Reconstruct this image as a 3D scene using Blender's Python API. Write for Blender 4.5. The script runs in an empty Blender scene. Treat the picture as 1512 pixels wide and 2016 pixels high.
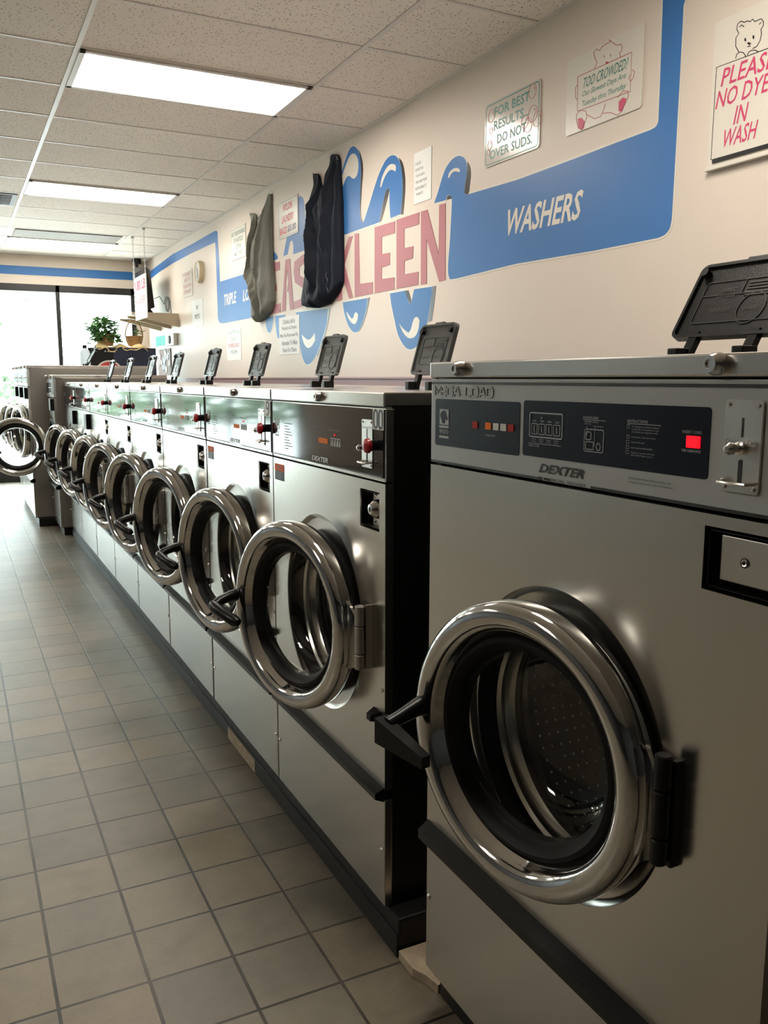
import bpy, bmesh, math, random
from mathutils import Vector, Matrix
random.seed(4)
S = bpy.context.scene
COL = S.collection
PI = math.pi

# ------------------------------------------------------------------ camera
CAM_H = 1.3374
YAW, PITCH, ROLL = math.radians(26.5728), math.radians(8.8381), math.radians(-0.1113)
FPX = 1681.87                      # focal length in pixels of the 1512x2016 frame
def cam_dir(x, u, d):
    cr, sr = math.cos(ROLL), math.sin(ROLL)
    x, u = x*cr + u*sr, -x*sr + u*cr
    cp, sp = math.cos(PITCH), math.sin(PITCH)
    y, z = d*cp + u*sp, -d*sp + u*cp
    cy, sy = math.cos(YAW), math.sin(YAW)
    return Vector((x*cy + y*sy, -x*sy + y*cy, z))
cam = bpy.data.cameras.new('camera'); camo = bpy.data.objects.new('camera', cam); COL.objects.link(camo)
cx, cu, cd = cam_dir(1,0,0), cam_dir(0,1,0), cam_dir(0,0,1)
camo.matrix_world = Matrix(((cx.x,cu.x,-cd.x,0),(cx.y,cu.y,-cd.y,0),(cx.z,cu.z,-cd.z,CAM_H),(0,0,0,1)))
cam.sensor_fit = 'VERTICAL'; cam.sensor_height = 36.0; cam.lens = FPX*36/2016
cam.clip_start = 0.02; cam.clip_end = 300
S.camera = camo

# ------------------------------------------------------------------ light and exposure
LAMPS_OFF_FRAME = [(-5, 0, 'added unseen fluorescent panel right above the camera')] + \
    [(k, -3, 'added unseen fluorescent panel on the far left side of the room') for k in (-5, 0, 5, 10)]  # unseen panels, added to light the washer fronts
LAMP = 17.5         # fluorescent diffusers
SKY = 13.0           # daylight outside
S.view_settings.view_transform = 'Standard'; S.view_settings.look = 'None'
S.view_settings.exposure = 0.27; S.view_settings.gamma = 1.0; S.view_settings.use_curve_mapping = False
w = bpy.data.worlds.new('daylight'); S.world = w; w.use_nodes = True
bg = w.node_tree.nodes['Background']; bg.inputs[0].default_value = (0.83, 0.95, 1.0, 1); bg.inputs[1].default_value = SKY
S.cycles.max_bounces = 10; S.cycles.transparent_max_bounces = 24
S.cycles.sample_clamp_indirect = 8.0

# ------------------------------------------------------------------ materials
def nt(name):
    m = bpy.data.materials.new(name); m.use_nodes = True
    t = m.node_tree; b = t.nodes['Principled BSDF']
    return m, t, b
def N(t, kind, **kw):
    n = t.nodes.new(kind)
    for k, v in kw.items():
        if k in ('ins',):
            for a, c in v.items(): n.inputs[a].default_value = c
        else: setattr(n, k, v)
    return n
def mat(name, col, rough=0.5, metal=0.0, var=0.06, scale=9.0, bump=0.0, bscale=60.0, coat=0.0, spec=None, emit=0.0, ior=None, stretch=None):
    m, t, b = nt(name)
    c = (*col, 1)
    b.inputs['Roughness'].default_value = rough; b.inputs['Metallic'].default_value = metal
    if coat: b.inputs['Coat Weight'].default_value = coat; b.inputs['Coat Roughness'].default_value = 0.04
    if spec is not None: b.inputs['Specular IOR Level'].default_value = spec
    if ior: b.inputs['IOR'].default_value = ior
    tc = N(t, 'ShaderNodeTexCoord')
    src = tc.outputs['Object']
    if stretch:
        mp = N(t, 'ShaderNodeMapping'); mp.inputs['Scale'].default_value = stretch
        t.links.new(src, mp.inputs[0]); src = mp.outputs[0]
    nz = N(t, 'ShaderNodeTexNoise', ins={'Scale': scale, 'Detail': 4.0})
    t.links.new(src, nz.inputs['Vector'])
    mx = N(t, 'ShaderNodeMix', data_type='RGBA')
    mx.inputs['A'].default_value = tuple(max(0, x*(1-var)) for x in col)+(1,)
    mx.inputs['B'].default_value = tuple(min(1, x*(1+var)) for x in col)+(1,)
    t.links.new(nz.outputs['Fac'], mx.inputs['Factor'])
    t.links.new(mx.outputs['Result'], b.inputs['Base Color'])
    if emit:
        b.inputs['Emission Color'].default_value = c; b.inputs['Emission Strength'].default_value = emit
    if bump:
        n2 = N(t, 'ShaderNodeTexNoise', ins={'Scale': bscale, 'Detail': 3.0})
        t.links.new(src, n2.inputs['Vector'])
        bp = N(t, 'ShaderNodeBump', ins={'Strength': bump, 'Distance': 0.002})
        t.links.new(n2.outputs['Fac'], bp.inputs['Height']); t.links.new(bp.outputs[0], b.inputs['Normal'])
    return m

def steel(name, col, rough=0.27, aniso=0.55, brush=0.03):
    m, t, b = nt(name)
    b.inputs['Metallic'].default_value = 1.0
    b.inputs['Anisotropic'].default_value = aniso; b.inputs['Anisotropic Rotation'].default_value = 0.25
    tg = N(t, 'ShaderNodeTangent', direction_type='RADIAL', axis='Z'); t.links.new(tg.outputs[0], b.inputs['Tangent'])
    tc = N(t, 'ShaderNodeTexCoord'); mp = N(t, 'ShaderNodeMapping'); mp.inputs['Scale'].default_value = (6, 1.2, 260)
    t.links.new(tc.outputs['Object'], mp.inputs[0])
    nz = N(t, 'ShaderNodeTexNoise', ins={'Scale': 3.0, 'Detail': 3.0}); t.links.new(mp.outputs[0], nz.inputs['Vector'])
    big = N(t, 'ShaderNodeTexNoise', ins={'Scale': 2.0, 'Detail': 1.0}); t.links.new(tc.outputs['Object'], big.inputs['Vector'])
    mx = N(t, 'ShaderNodeMix', data_type='RGBA')
    mx.inputs['A'].default_value = tuple(x*0.93 for x in col)+(1,); mx.inputs['B'].default_value = tuple(min(1, x*1.05) for x in col)+(1,)
    t.links.new(big.outputs['Fac'], mx.inputs['Factor']); t.links.new(mx.outputs['Result'], b.inputs['Base Color'])
    mr = N(t, 'ShaderNodeMapRange', ins={'To Min': rough*0.92, 'To Max': rough*1.08}); t.links.new(big.outputs['Fac'], mr.inputs['Value'])
    t.links.new(mr.outputs[0], b.inputs['Roughness'])
    return m

def glass(name, tint=(0.93,0.96,0.95), ior=1.5, rough=0.02, gain=1.0):
    m = bpy.data.materials.new(name); m.use_nodes = True; t = m.node_tree; t.nodes.clear()
    out = N(t, 'ShaderNodeOutputMaterial'); tr = N(t, 'ShaderNodeBsdfTransparent'); tr.inputs[0].default_value = (*tint, 1)
    gl = N(t, 'ShaderNodeBsdfGlossy'); gl.inputs['Roughness'].default_value = rough; gl.inputs[0].default_value = (1,1,1,1)
    fr = N(t, 'ShaderNodeFresnel'); geo = N(t, 'ShaderNodeNewGeometry'); im = N(t, 'ShaderNodeMix', data_type='FLOAT'); im.inputs['A'].default_value = ior; im.inputs['B'].default_value = 1.0/ior
    t.links.new(geo.outputs['Backfacing'], im.inputs['Factor']); t.links.new(im.outputs['Result'], fr.inputs['IOR'])
    mu = N(t, 'ShaderNodeMath', operation='MULTIPLY', use_clamp=True); mu.inputs[1].default_value = gain
    mx = N(t, 'ShaderNodeMixShader')
    t.links.new(fr.outputs[0], mu.inputs[0]); t.links.new(mu.outputs[0], mx.inputs[0])
    t.links.new(tr.outputs[0], mx.inputs[1]); t.links.new(gl.outputs[0], mx.inputs[2]); t.links.new(mx.outputs[0], out.inputs[0])
    return m

M = {}
M['steel'] = steel('brushed_steel', (0.60,0.58,0.535), 0.235)
M['steel_cap'] = steel('brushed_steel_top', (0.60,0.58,0.54), 0.24)
M['steel_dark'] = steel('worn_steel_side', (0.42,0.40,0.37), 0.38)
M['taupe'] = mat('taupe_enamel', (0.20,0.185,0.165), 0.42, 0.0)
M['chrome'] = mat('polished_chrome', (0.68,0.675,0.66), 0.08, 1.0, 0.03)
M['drum'] = mat('drum_steel', (0.78,0.76,0.71), 0.24, 1.0, 0.05)
M['screw'] = mat('bright_screw_metal', (0.75,0.73,0.70), 0.2, 1.0)
M['nickel'] = mat('nickel_plate', (0.68,0.65,0.60), 0.3, 1.0, 0.06, 20)
M['black'] = mat('black_plastic', (0.006,0.006,0.006), 0.32, 0.0, 0.2, spec=0.3)
M['rubber'] = mat('black_rubber', (0.006,0.006,0.006), 0.5, 0.0, 0.2, spec=0.25)
M['side_black'] = mat('black_cabinet_paint', (0.008,0.008,0.0075), 0.42, 0.0, 0.15, 5, spec=0.3)
M['lid'] = mat('dark_grey_lid_plastic', (0.070,0.073,0.073), 0.26, 0.0, 0.1, 14, 0.15, 300)
M['lid_black'] = mat('black_lid_plastic', (0.009,0.0095,0.009), 0.36, 0.0, 0.2, 30, 0.15, 300, spec=0.3)
M['lid_mark'] = mat('embossed_lid_marks', (0.018,0.018,0.018), 0.4)
M['lid_mark2'] = mat('embossed_lid_ridges', (0.06,0.06,0.058), 0.3)
M['panel_glass'] = mat('glossy_black_panel', (0.012,0.013,0.016), 0.06, 0.0, 0.2, 4, ior=1.52)
M['panel_grey'] = mat('grey_panel_film', (0.44,0.455,0.445), 0.33, 0.0, 0.03)
M['navy_film'] = mat('navy_panel_film', (0.008,0.011,0.020), 0.35, 0.0, 0.15, spec=0.15)
M['white_ink'] = mat('white_ink', (0.62,0.62,0.60), 0.5)
M['dim_ink'] = mat('dim_ink', (0.085,0.09,0.10), 0.5)
M['pale_ink'] = mat('pale_ink', (0.42,0.43,0.43), 0.5)
M['grey_ink'] = mat('grey_ink', (0.26,0.27,0.28), 0.5)
M['black_ink'] = mat('black_ink', (0.012,0.012,0.012), 0.5)
M['orange'] = mat('orange_label', (0.85,0.17,0.05), 0.6, spec=0.15)
M['red_btn'] = mat('red_button', (0.42,0.015,0.02), 0.3)
M['red_lamp'] = mat('red_display', (0.9,0.0,0.015), 0.4, emit=0.75)
M['red_dim'] = mat('dim_red_lens', (0.45,0.03,0.015), 0.6, spec=0.15)
M['amber'] = mat('amber_lens', (0.60,0.14,0.02), 0.6, spec=0.1, emit=0.15)
M['white_lens'] = mat('white_lens', (0.62,0.58,0.52), 0.4)
M['door_glass'] = glass('door_glass', (0.96,0.97,0.96), 1.45, 0.02, 1.5)
M['window_glass'] = glass('window_glass', (0.96,0.98,0.97), 1.45, 0.0, 0.7)
M['wall_dim'] = mat('dark_grey_wall', (0.055,0.058,0.062), 0.5, 0.0, 0.2, 2)
M['wall'] = mat('cream_wall_paint', (0.735,0.645,0.56), 0.42, 0.0, 0.03, 1.5, 0.06, 90, spec=0.35)
M['blue'] = mat('blue_wall_paint', (0.045,0.180,0.47), 0.38, 0.0, 0.08, 3, spec=0.3)
M['pink'] = mat('pink_wall_paint', (0.46,0.175,0.205), 0.4, 0.0, 0.08, 4, spec=0.3)
M['cream_ink'] = mat('cream_wall_letters', (0.76,0.71,0.62), 0.35)
M['mural_black'] = mat('black_wall_paint', (0.02,0.02,0.02), 0.3)
M['mural_grey'] = mat('grey_wall_paint', (0.12,0.14,0.16), 0.3)
M['mauve'] = mat('mauve_trim_paint', (0.36,0.22,0.23), 0.3, 0.0, 0.08, 5)
M['sign'] = mat('white_sign_board', (0.74,0.70,0.62), 0.3, 0.0, 0.03)
M['sign_glossy'] = mat('glossy_sign_board', (0.66,0.62,0.56), 0.16, 0.0, 0.03)
M['paper'] = mat('white_paper', (0.86,0.86,0.84), 0.5, 0.0, 0.03)
M['green_ink'] = mat('green_sign_ink', (0.02,0.22,0.18), 0.4)
M['pink_ink'] = mat('pink_sign_ink', (0.62,0.06,0.16), 0.4)
M['rose_ink'] = mat('rose_line_ink', (0.50,0.14,0.15), 0.4)
M['red_ink'] = mat('red_sign_ink', (0.58,0.03,0.04), 0.4)
M['navy_ink'] = mat('navy_sign_ink', (0.03,0.035,0.12), 0.4)
M['sage_ink'] = mat('sage_sign_ink', (0.22,0.33,0.29), 0.4)
M['curb'] = mat('black_vinyl_curb', (0.009,0.009,0.0085), 0.4, 0.0, 0.8, 14, 0.4, 40, spec=0.3)
M['mortar'] = mat('tan_mortar', (0.34,0.27,0.185), 0.85, 0.0, 0.5, 26, 0.7, 60)
M['grid'] = mat('white_ceiling_grid', (0.68,0.64,0.58), 0.4)
M['vent_grey'] = mat('grey_vent_metal', (0.22,0.22,0.22), 0.6, 0.0, 0.3, 12)
M['taupe_panel'] = mat('taupe_ceiling_panel', (0.22,0.175,0.13), 0.6, 0.0, 0.08)
M['bronze'] = mat('dark_bronze_frame', (0.018,0.018,0.018), 0.35, 0.2)
M['shelf'] = mat('beige_painted_wood', (0.52,0.43,0.31), 0.5)
M['navy_box'] = mat('navy_cabinet', (0.012,0.02,0.05), 0.35)
M['basket'] = mat('wicker', (0.42,0.24,0.11), 0.7, 0.0, 0.5, 60, 0.8, 120)
M['cloth'] = mat('tan_cloth', (0.80,0.62,0.33), 0.9, 0.0, 0.2)
M['olive_cloth'] = mat('olive_nylon', (0.22,0.225,0.195), 0.8, 0.0, 0.25, 6, 0.3, 350, spec=0.2)
M['navy_cloth'] = mat('dark_navy_nylon', (0.009,0.012,0.022), 0.65, 0.0, 0.3, 6, 0.3, 350, spec=0.18)
M['seam'] = mat('pale_thread', (0.22,0.23,0.25), 0.8)
M['leaf'] = mat('plant_leaf', (0.11,0.27,0.085), 0.5, 0.0, 0.5, 12)
M['tree_leaf'] = mat('tree_leaf', (0.17,0.23,0.14), 0.6, 0.0, 0.5, 2)
M['bark'] = mat('tree_bark', (0.10,0.08,0.06), 0.9)
M['teal'] = mat('teal_board', (0.07,0.36,0.30), 0.6, spec=0.2)
M['plastic_white'] = mat('white_plastic', (0.62,0.60,0.55), 0.4)
M['clock'] = mat('cream_clock_case', (0.62,0.52,0.34), 0.35)
M['bottle'] = mat('clear_blue_bottle', (0.62,0.76,0.86), 0.1, 0.0, 0.05)
M['red_disc'] = mat('red_disc', (0.5,0.04,0.04), 0.4)
M['steel_wire'] = mat('chain_steel', (0.55,0.53,0.5), 0.3, 1.0)
M['asphalt'] = mat('pale_parking_lot', (0.72,0.72,0.70), 0.9, 0.0, 0.1, 2)
M['photo_a'] = mat('collage_photos', (0.16,0.11,0.09), 0.6, 0.0, 0.9, 30, spec=0.2)

def lamp_mat():
    m, t, b = nt('fluorescent_diffuser')
    b.inputs['Base Color'].default_value = (0.85,0.85,0.82,1)
    b.inputs['Emission Color'].default_value = (1.0,0.915,0.81,1); b.inputs['Emission Strength'].default_value = LAMP
    return m
M['lamp'] = lamp_mat()

def floor_mat():
    m, t, b = nt('floor_tiles')
    tc = N(t, 'ShaderNodeTexCoord'); mp = N(t, 'ShaderNodeMapping'); mp.inputs['Location'].default_value = (-0.1144, -2.5543, 0)
    t.links.new(tc.outputs['Object'], mp.inputs[0])
    def brick(mort, smooth):
        br = N(t, 'ShaderNodeTexBrick', offset=0.0, offset_frequency=1, squash=1.0)
        br.inputs['Scale'].default_value = 1.0; br.inputs['Brick Width'].default_value = 0.1926; br.inputs['Row Height'].default_value = 0.1926
        br.inputs['Mortar Size'].default_value = mort; br.inputs['Mortar Smooth'].default_value = smooth; br.inputs['Bias'].default_value = 0.0
        br.inputs['Color1'].default_value = (0,0,0,1); br.inputs['Color2'].default_value = (1,1,1,1); br.inputs['Mortar'].default_value = (0.5,0.5,0.5,1)
        t.links.new(mp.outputs[0], br.inputs['Vector']); return br
    br = brick(0.0040, 0.2)
    ramp = N(t, 'ShaderNodeValToRGB'); e = ramp.color_ramp.elements
    e[0].position = 0.0; e[0].color = (0.145,0.130,0.096,1); e[1].position = 1.0; e[1].color = (0.212,0.174,0.118,1)
    x = e.new(0.35); x.color = (0.172,0.155,0.117,1); x = e.new(0.7); x.color = (0.194,0.163,0.118,1)
    t.links.new(br.outputs['Color'], ramp.inputs[0])
    blot = N(t, 'ShaderNodeTexNoise', ins={'Scale': 7.0, 'Detail': 6.0, 'Roughness': 0.65}); t.links.new(tc.outputs['Object'], blot.inputs['Vector'])
    spk = N(t, 'ShaderNodeTexNoise', ins={'Scale': 220.0, 'Detail': 2.0}); t.links.new(tc.outputs['Object'], spk.inputs['Vector'])
    r2 = N(t, 'ShaderNodeMapRange', ins={'From Min': 0.3, 'From Max': 0.7, 'To Min': 0.82, 'To Max': 1.12}); t.links.new(blot.outputs['Fac'], r2.inputs['Value'])
    r3 = N(t, 'ShaderNodeMapRange', ins={'From Min': 0.3, 'From Max': 0.7, 'To Min': 0.93, 'To Max': 1.05}); t.links.new(spk.outputs['Fac'], r3.inputs['Value'])
    mu = N(t, 'ShaderNodeMath', operation='MULTIPLY'); t.links.new(r2.outputs[0], mu.inputs[0]); t.links.new(r3.outputs[0], mu.inputs[1])
    mul = N(t, 'ShaderNodeMix', data_type='RGBA', blend_type='MULTIPLY'); mul.inputs['Factor'].default_value = 1.0
    t.links.new(ramp.outputs[0], mul.inputs['A']); t.links.new(mu.outputs[0], mul.inputs['B'])
    gn = N(t, 'ShaderNodeTexNoise', ins={'Scale': 3.0, 'Detail': 3.0}); t.links.new(tc.outputs['Object'], gn.inputs['Vector'])
    gr = N(t, 'ShaderNodeValToRGB'); g = gr.color_ramp.elements
    g[0].position = 0.40; g[0].color = (0.014,0.011,0.007,1); g[1].position = 0.68; g[1].color = (0.075,0.065,0.048,1)
    t.links.new(gn.outputs['Fac'], gr.inputs[0])
    mx = N(t, 'ShaderNodeMix', data_type='RGBA'); t.links.new(br.outputs['Fac'], mx.inputs['Factor'])
    t.links.new(mul.outputs['Result'], mx.inputs['A']); t.links.new(gr.outputs[0], mx.inputs['B'])
    # walked-in grime beside the curb
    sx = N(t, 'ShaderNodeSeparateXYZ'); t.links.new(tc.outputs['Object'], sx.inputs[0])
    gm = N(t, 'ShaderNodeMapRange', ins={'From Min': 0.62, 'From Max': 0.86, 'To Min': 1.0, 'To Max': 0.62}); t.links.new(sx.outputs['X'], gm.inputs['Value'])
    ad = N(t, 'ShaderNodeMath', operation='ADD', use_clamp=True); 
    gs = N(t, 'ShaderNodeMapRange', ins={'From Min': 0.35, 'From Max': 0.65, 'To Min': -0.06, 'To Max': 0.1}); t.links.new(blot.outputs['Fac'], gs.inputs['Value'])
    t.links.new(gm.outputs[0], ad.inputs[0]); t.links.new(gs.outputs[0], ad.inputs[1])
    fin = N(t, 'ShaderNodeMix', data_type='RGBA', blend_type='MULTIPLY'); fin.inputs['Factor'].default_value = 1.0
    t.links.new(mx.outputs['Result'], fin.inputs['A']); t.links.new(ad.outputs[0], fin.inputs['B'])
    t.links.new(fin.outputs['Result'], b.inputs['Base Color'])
    ro = N(t, 'ShaderNodeMapRange', ins={'To Min': 0.34, 'To Max': 0.5}); t.links.new(blot.outputs['Fac'], ro.inputs['Value'])
    t.links.new(ro.outputs[0], b.inputs['Roughness'])
    inv = N(t, 'ShaderNodeMath', operation='SUBTRACT'); inv.inputs[0].default_value = 1.0; t.links.new(br.outputs['Fac'], inv.inputs[1])
    bp = N(t, 'ShaderNodeBump', ins={'Strength': 0.5, 'Distance': 0.002}); t.links.new(inv.outputs[0], bp.inputs['Height']); t.links.new(bp.outputs[0], b.inputs['Normal'])
    return m
M['floor'] = floor_mat()

def ceil_mat():
    m, t, b = nt('fissured_ceiling_tiles')
    tc = N(t, 'ShaderNodeTexCoord'); mp = N(t, 'ShaderNodeMapping'); mp.inputs['Location'].default_value = (-0.6397, -4.5479, 0)
    t.links.new(tc.outputs['Object'], mp.inputs[0])
    br = N(t, 'ShaderNodeTexBrick', offset=0.0, offset_frequency=1, squash=1.0)
    br.inputs['Scale'].default_value = 1.0; br.inputs['Brick Width'].default_value = 1.2192; br.inputs['Row Height'].default_value = 0.6096
    br.inputs['Mortar Size'].default_value = 0.003
    br.inputs['Color1'].default_value = (0.80,0.715,0.63,1); br.inputs['Color2'].default_value = (0.86,0.785,0.70,1); br.inputs['Mortar'].default_value = (0.2,0.17,0.14,1)
    t.links.new(mp.outputs[0], br.inputs['Vector'])
    vo = N(t, 'ShaderNodeTexVoronoi', ins={'Scale': 62.0, 'Randomness': 1.0}); t.links.new(tc.outputs['Object'], vo.inputs['Vector'])
    rr = N(t, 'ShaderNodeMapRange', ins={'From Min': 0.16, 'From Max': 0.26, 'To Min': 0.0, 'To Max': 1.0}); t.links.new(vo.outputs['Distance'], rr.inputs['Value'])
    nz = N(t, 'ShaderNodeTexNoise', ins={'Scale': 45.0, 'Detail': 2.0}); t.links.new(tc.outputs['Object'], nz.inputs['Vector'])
    gt = N(t, 'ShaderNodeMath', operation='GREATER_THAN'); gt.inputs[1].default_value = 0.60; t.links.new(nz.outputs['Fac'], gt.inputs[0])
    mxx = N(t, 'ShaderNodeMath', operation='MAXIMUM'); t.links.new(rr.outputs[0], mxx.inputs[0]); t.links.new(gt.outputs[0], mxx.inputs[1])
    mx = N(t, 'ShaderNodeMix', data_type='RGBA'); mx.inputs['A'].default_value = (0.22,0.18,0.14,1)
    t.links.new(mxx.outputs[0], mx.inputs['Factor']); t.links.new(br.outputs['Color'], mx.inputs['B'])
    t.links.new(mx.outputs['Result'], b.inputs['Base Color'])
    b.inputs['Roughness'].default_value = 0.85
    bp = N(t, 'ShaderNodeBump', ins={'Strength': 0.5, 'Distance': 0.002}); t.links.new(mxx.outputs[0], bp.inputs['Height']); t.links.new(bp.outputs[0], b.inputs['Normal'])
    return m
M['ceil'] = ceil_mat()

def perf_mat():
    m, t, b = nt('perforated_drum_wall')
    tc = N(t, 'ShaderNodeTexCoord'); sp = N(t, 'ShaderNodeSeparateXYZ'); t.links.new(tc.outputs['Object'], sp.inputs[0])
    def cell(sock, per, shift=None):
        d = N(t, 'ShaderNodeMath', operation='DIVIDE'); d.inputs[1].default_value = per; t.links.new(sock, d.inputs[0]); s = d.outputs[0]
        f = N(t, 'ShaderNodeMath', operation='FRACT'); t.links.new(s, f.inputs[0])
        q = N(t, 'ShaderNodeMath', operation='SUBTRACT'); q.inputs[1].default_value = 0.5; t.links.new(f.outputs[0], q.inputs[0])
        p = N(t, 'ShaderNodeMath', operation='MULTIPLY'); t.links.new(q.outputs[0], p.inputs[0]); t.links.new(q.outputs[0], p.inputs[1])
        return p.outputs[0]
    at = N(t, 'ShaderNodeMath', operation='ARCTAN2'); t.links.new(sp.outputs['Y'], at.inputs[0]); t.links.new(sp.outputs['Z'], at.inputs[1])
    am = N(t, 'ShaderNodeMath', operation='MULTIPLY'); am.inputs[1].default_value = 0.232; t.links.new(at.outputs[0], am.inputs[0])
    a = cell(am.outputs[0], 2*PI*0.232/64); c = cell(sp.outputs['X'], 0.021)
    s = N(t, 'ShaderNodeMath', operation='ADD'); t.links.new(a, s.inputs[0]); t.links.new(c, s.inputs[1])
    lt = N(t, 'ShaderNodeMath', operation='LESS_THAN'); lt.inputs[1].default_value = 0.013; t.links.new(s.outputs[0], lt.inputs[0])
    mx = N(t, 'ShaderNodeMix', data_type='RGBA'); mx.inputs['A'].default_value = (0.16,0.155,0.145,1); mx.inputs['B'].default_value = (0.85,0.84,0.80,1)  # holes painted pale, standing in for the lit tub behind them
    t.links.new(lt.outputs[0], mx.inputs['Factor']); t.links.new(mx.outputs['Result'], b.inputs['Base Color'])
    mt = N(t, 'ShaderNodeMath', operation='SUBTRACT'); mt.inputs[0].default_value = 1.0; t.links.new(lt.outputs[0], mt.inputs[1])
    t.links.new(mt.outputs[0], b.inputs['Metallic'])
    b.inputs['Roughness'].default_value = 0.4
    return m
M['perf'] = perf_mat()

# ------------------------------------------------------------------ mesh helpers
class MB:
    def __init__(self): self.bm = bmesh.new(); self.mats = []; self.round = False
    def _mi(self, m):
        if m is None: return 0
        if m not in self.mats: self.mats.append(m)
        return self.mats.index(m)
    def box(self, x0, x1, y0, y1, z0, z1, bev=0.0, seg=2, m=None):
        vs = [self.bm.verts.new((x, y, z)) for x in (x0, x1) for y in (y0, y1) for z in (z0, z1)]
        idx = [(0,1,3,2),(4,6,7,5),(0,4,5,1),(2,3,7,6),(0,2,6,4),(1,5,7,3)]
        fs = [self.bm.faces.new([vs[i] for i in f]) for f in idx]
        if m is not None:
            for f in fs: f.material_index = self._mi(m)
        if bev:
            es = list({e for f in fs for e in f.edges})
            bmesh.ops.bevel(self.bm, geom=es, offset=bev, segments=seg, affect='EDGES', profile=0.6, clamp_overlap=True)
        return self
    def quad(self, pts, m=None):
        f = self.bm.faces.new([self.bm.verts.new(p) for p in pts])
        if m is not None: f.material_index = self._mi(m)
        return self
    def lathe(self, prof, c, axis='x', n=64, m=None, a0=0.0, a1=2*PI, closed=True):
        """prof: list of (radius, distance along axis)"""
        rings = []; self.round = True
        for r, d in prof:
            if r < 1e-6:
                rings.append([self.bm.verts.new(self._ax(c, axis, d, 0, 0))])
            else:
                k = n if closed else n+1
                rings.append([self.bm.verts.new(self._ax(c, axis, d, r*math.cos(a0+(a1-a0)*i/n), r*math.sin(a0+(a1-a0)*i/n))) for i in range(k)])
        for a, b in zip(rings, rings[1:]):
            la, lb = len(a), len(b)
            for i in range(n):
                j = (i+1) % n if closed else i+1
                if la == 1 and lb == 1: continue
                if la == 1: f = [a[0], b[i], b[j]]
                elif lb == 1: f = [a[i], b[0], a[j]]
                else: f = [a[i], b[i], b[j], a[j]]
                try:
                    q = self.bm.faces.new(f)
                    if m is not None: q.material_index = self._mi(m)
                except ValueError: pass
        return self
    def _ax(self, c, axis, d, u, v):
        if axis == 'x': return (c[0]+d, c[1]+u, c[2]+v)
        if axis == 'y': return (c[0]+u, c[1]+d, c[2]+v)
        return (c[0]+u, c[1]+v, c[2]+d)
    def tube(self, pts, r, n=10, caps=True, m=None):
        pts = [Vector(p) for p in pts]; rings = []; self.round = True
        rr = r if isinstance(r, (list, tuple)) else [r]*len(pts)
        up = None
        for i, p in enumerate(pts):
            d = (pts[min(i+1, len(pts)-1)] - pts[max(i-1, 0)]).normalized()
            if up is None: up = Vector((0,0,1)) if abs(d.z) < 0.9 else Vector((1,0,0))
            s = d.cross(up).normalized(); u2 = s.cross(d).normalized(); up = u2
            rings.append([self.bm.verts.new(p + rr[i]*(math.cos(2*PI*k/n)*s + math.sin(2*PI*k/n)*u2)) for k in range(n)])
        fs = []
        for a, b in zip(rings, rings[1:]):
            for k in range(n): fs.append(self.bm.faces.new([a[k], a[(k+1)%n], b[(k+1)%n], b[k]]))
        if caps: fs.append(self.bm.faces.new(rings[0][::-1])); fs.append(self.bm.faces.new(rings[-1]))
        if m is not None:
            for f in fs: f.material_index = self._mi(m)
        return self
    def cyl(self, c, axis, r, d0, d1, n=24, m=None, bev=0.0):
        p = [(0,d0),(r-bev,d0),(r,d0+(bev if d1>d0 else -bev)),(r,d1-(bev if d1>d0 else -bev)),(r-bev,d1),(0,d1)] if bev else [(0,d0),(r,d0),(r,d1),(0,d1)]
        return self.lathe(p, c, axis, n, m)
    def prism_x(self, pts, x0, x1, m=None):
        """polygon in (y,z) given thickness from x0 (front) to x1"""
        a = [self.bm.verts.new((x0, y, z)) for y, z in pts]; b = [self.bm.verts.new((x1, y, z)) for y, z in pts]
        fs = []
        try:
            fs.append(self.bm.faces.new(a)); fs.append(self.bm.faces.new(b[::-1]))
            for i in range(len(pts)):
                j = (i+1) % len(pts); fs.append(self.bm.faces.new([a[j], a[i], b[i], b[j]]))
        except ValueError: pass
        if m is not None:
            for f in fs: f.material_index = self._mi(m)
        return self
    def hull(self, pts, m=None):
        vs = [self.bm.verts.new(p) for p in pts]
        r = bmesh.ops.convex_hull(self.bm, input=vs)
        return self
    def stroke_x(self, pts, wd, x0, x1, closed=False):
        """flat inked line of width wd through (y,z) points"""
        n = len(pts); P = [Vector((p[0], p[1])) for p in pts]
        L, R = [], []
        for i in range(n):
            a = P[(i-1) % n] if (closed or i > 0) else P[i]; b = P[(i+1) % n] if (closed or i < n-1) else P[i]
            d = (b-a)
            d = d.normalized() if d.length > 1e-9 else Vector((1,0))
            q = Vector((-d.y, d.x))*wd/2
            L.append(P[i]+q); R.append(P[i]-q)
        rng = range(n) if closed else range(n-1)
        for i in rng:
            j = (i+1) % n
            self.prism_x([tuple(L[i]), tuple(L[j]), tuple(R[j]), tuple(R[i])], x0, x1)
        return self
    def rect_line(self, ya, yb, za, zb, wd, x0, x1, rad=0.0, k=5):
        self.stroke_x(rrect(ya, yb, za, zb, rad, k), wd, x0, x1, True); return self
    def build(self, name, m, parent=None, off=(0,0,0), smooth=True, ang=35):
        bm = self.bm
        bmesh.ops.recalc_face_normals(bm, faces=bm.faces)
        if any(off):
            o = Vector(off)
            for v in bm.verts: v.co -= o
        me = bpy.data.meshes.new(name); bm.to_mesh(me); bm.free()
        if smooth and (self.round or ang > 40):
            me.polygons.foreach_set('use_smooth', [True]*len(me.polygons)); me.set_sharp_from_angle(angle=math.radians(ang))
        ob = bpy.data.objects.new(name, me); COL.objects.link(ob)
        if self.mats:
            for q in self.mats: me.materials.append(q)
        else: me.materials.append(m)
        if parent: ob.parent = parent
        return ob

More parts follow.
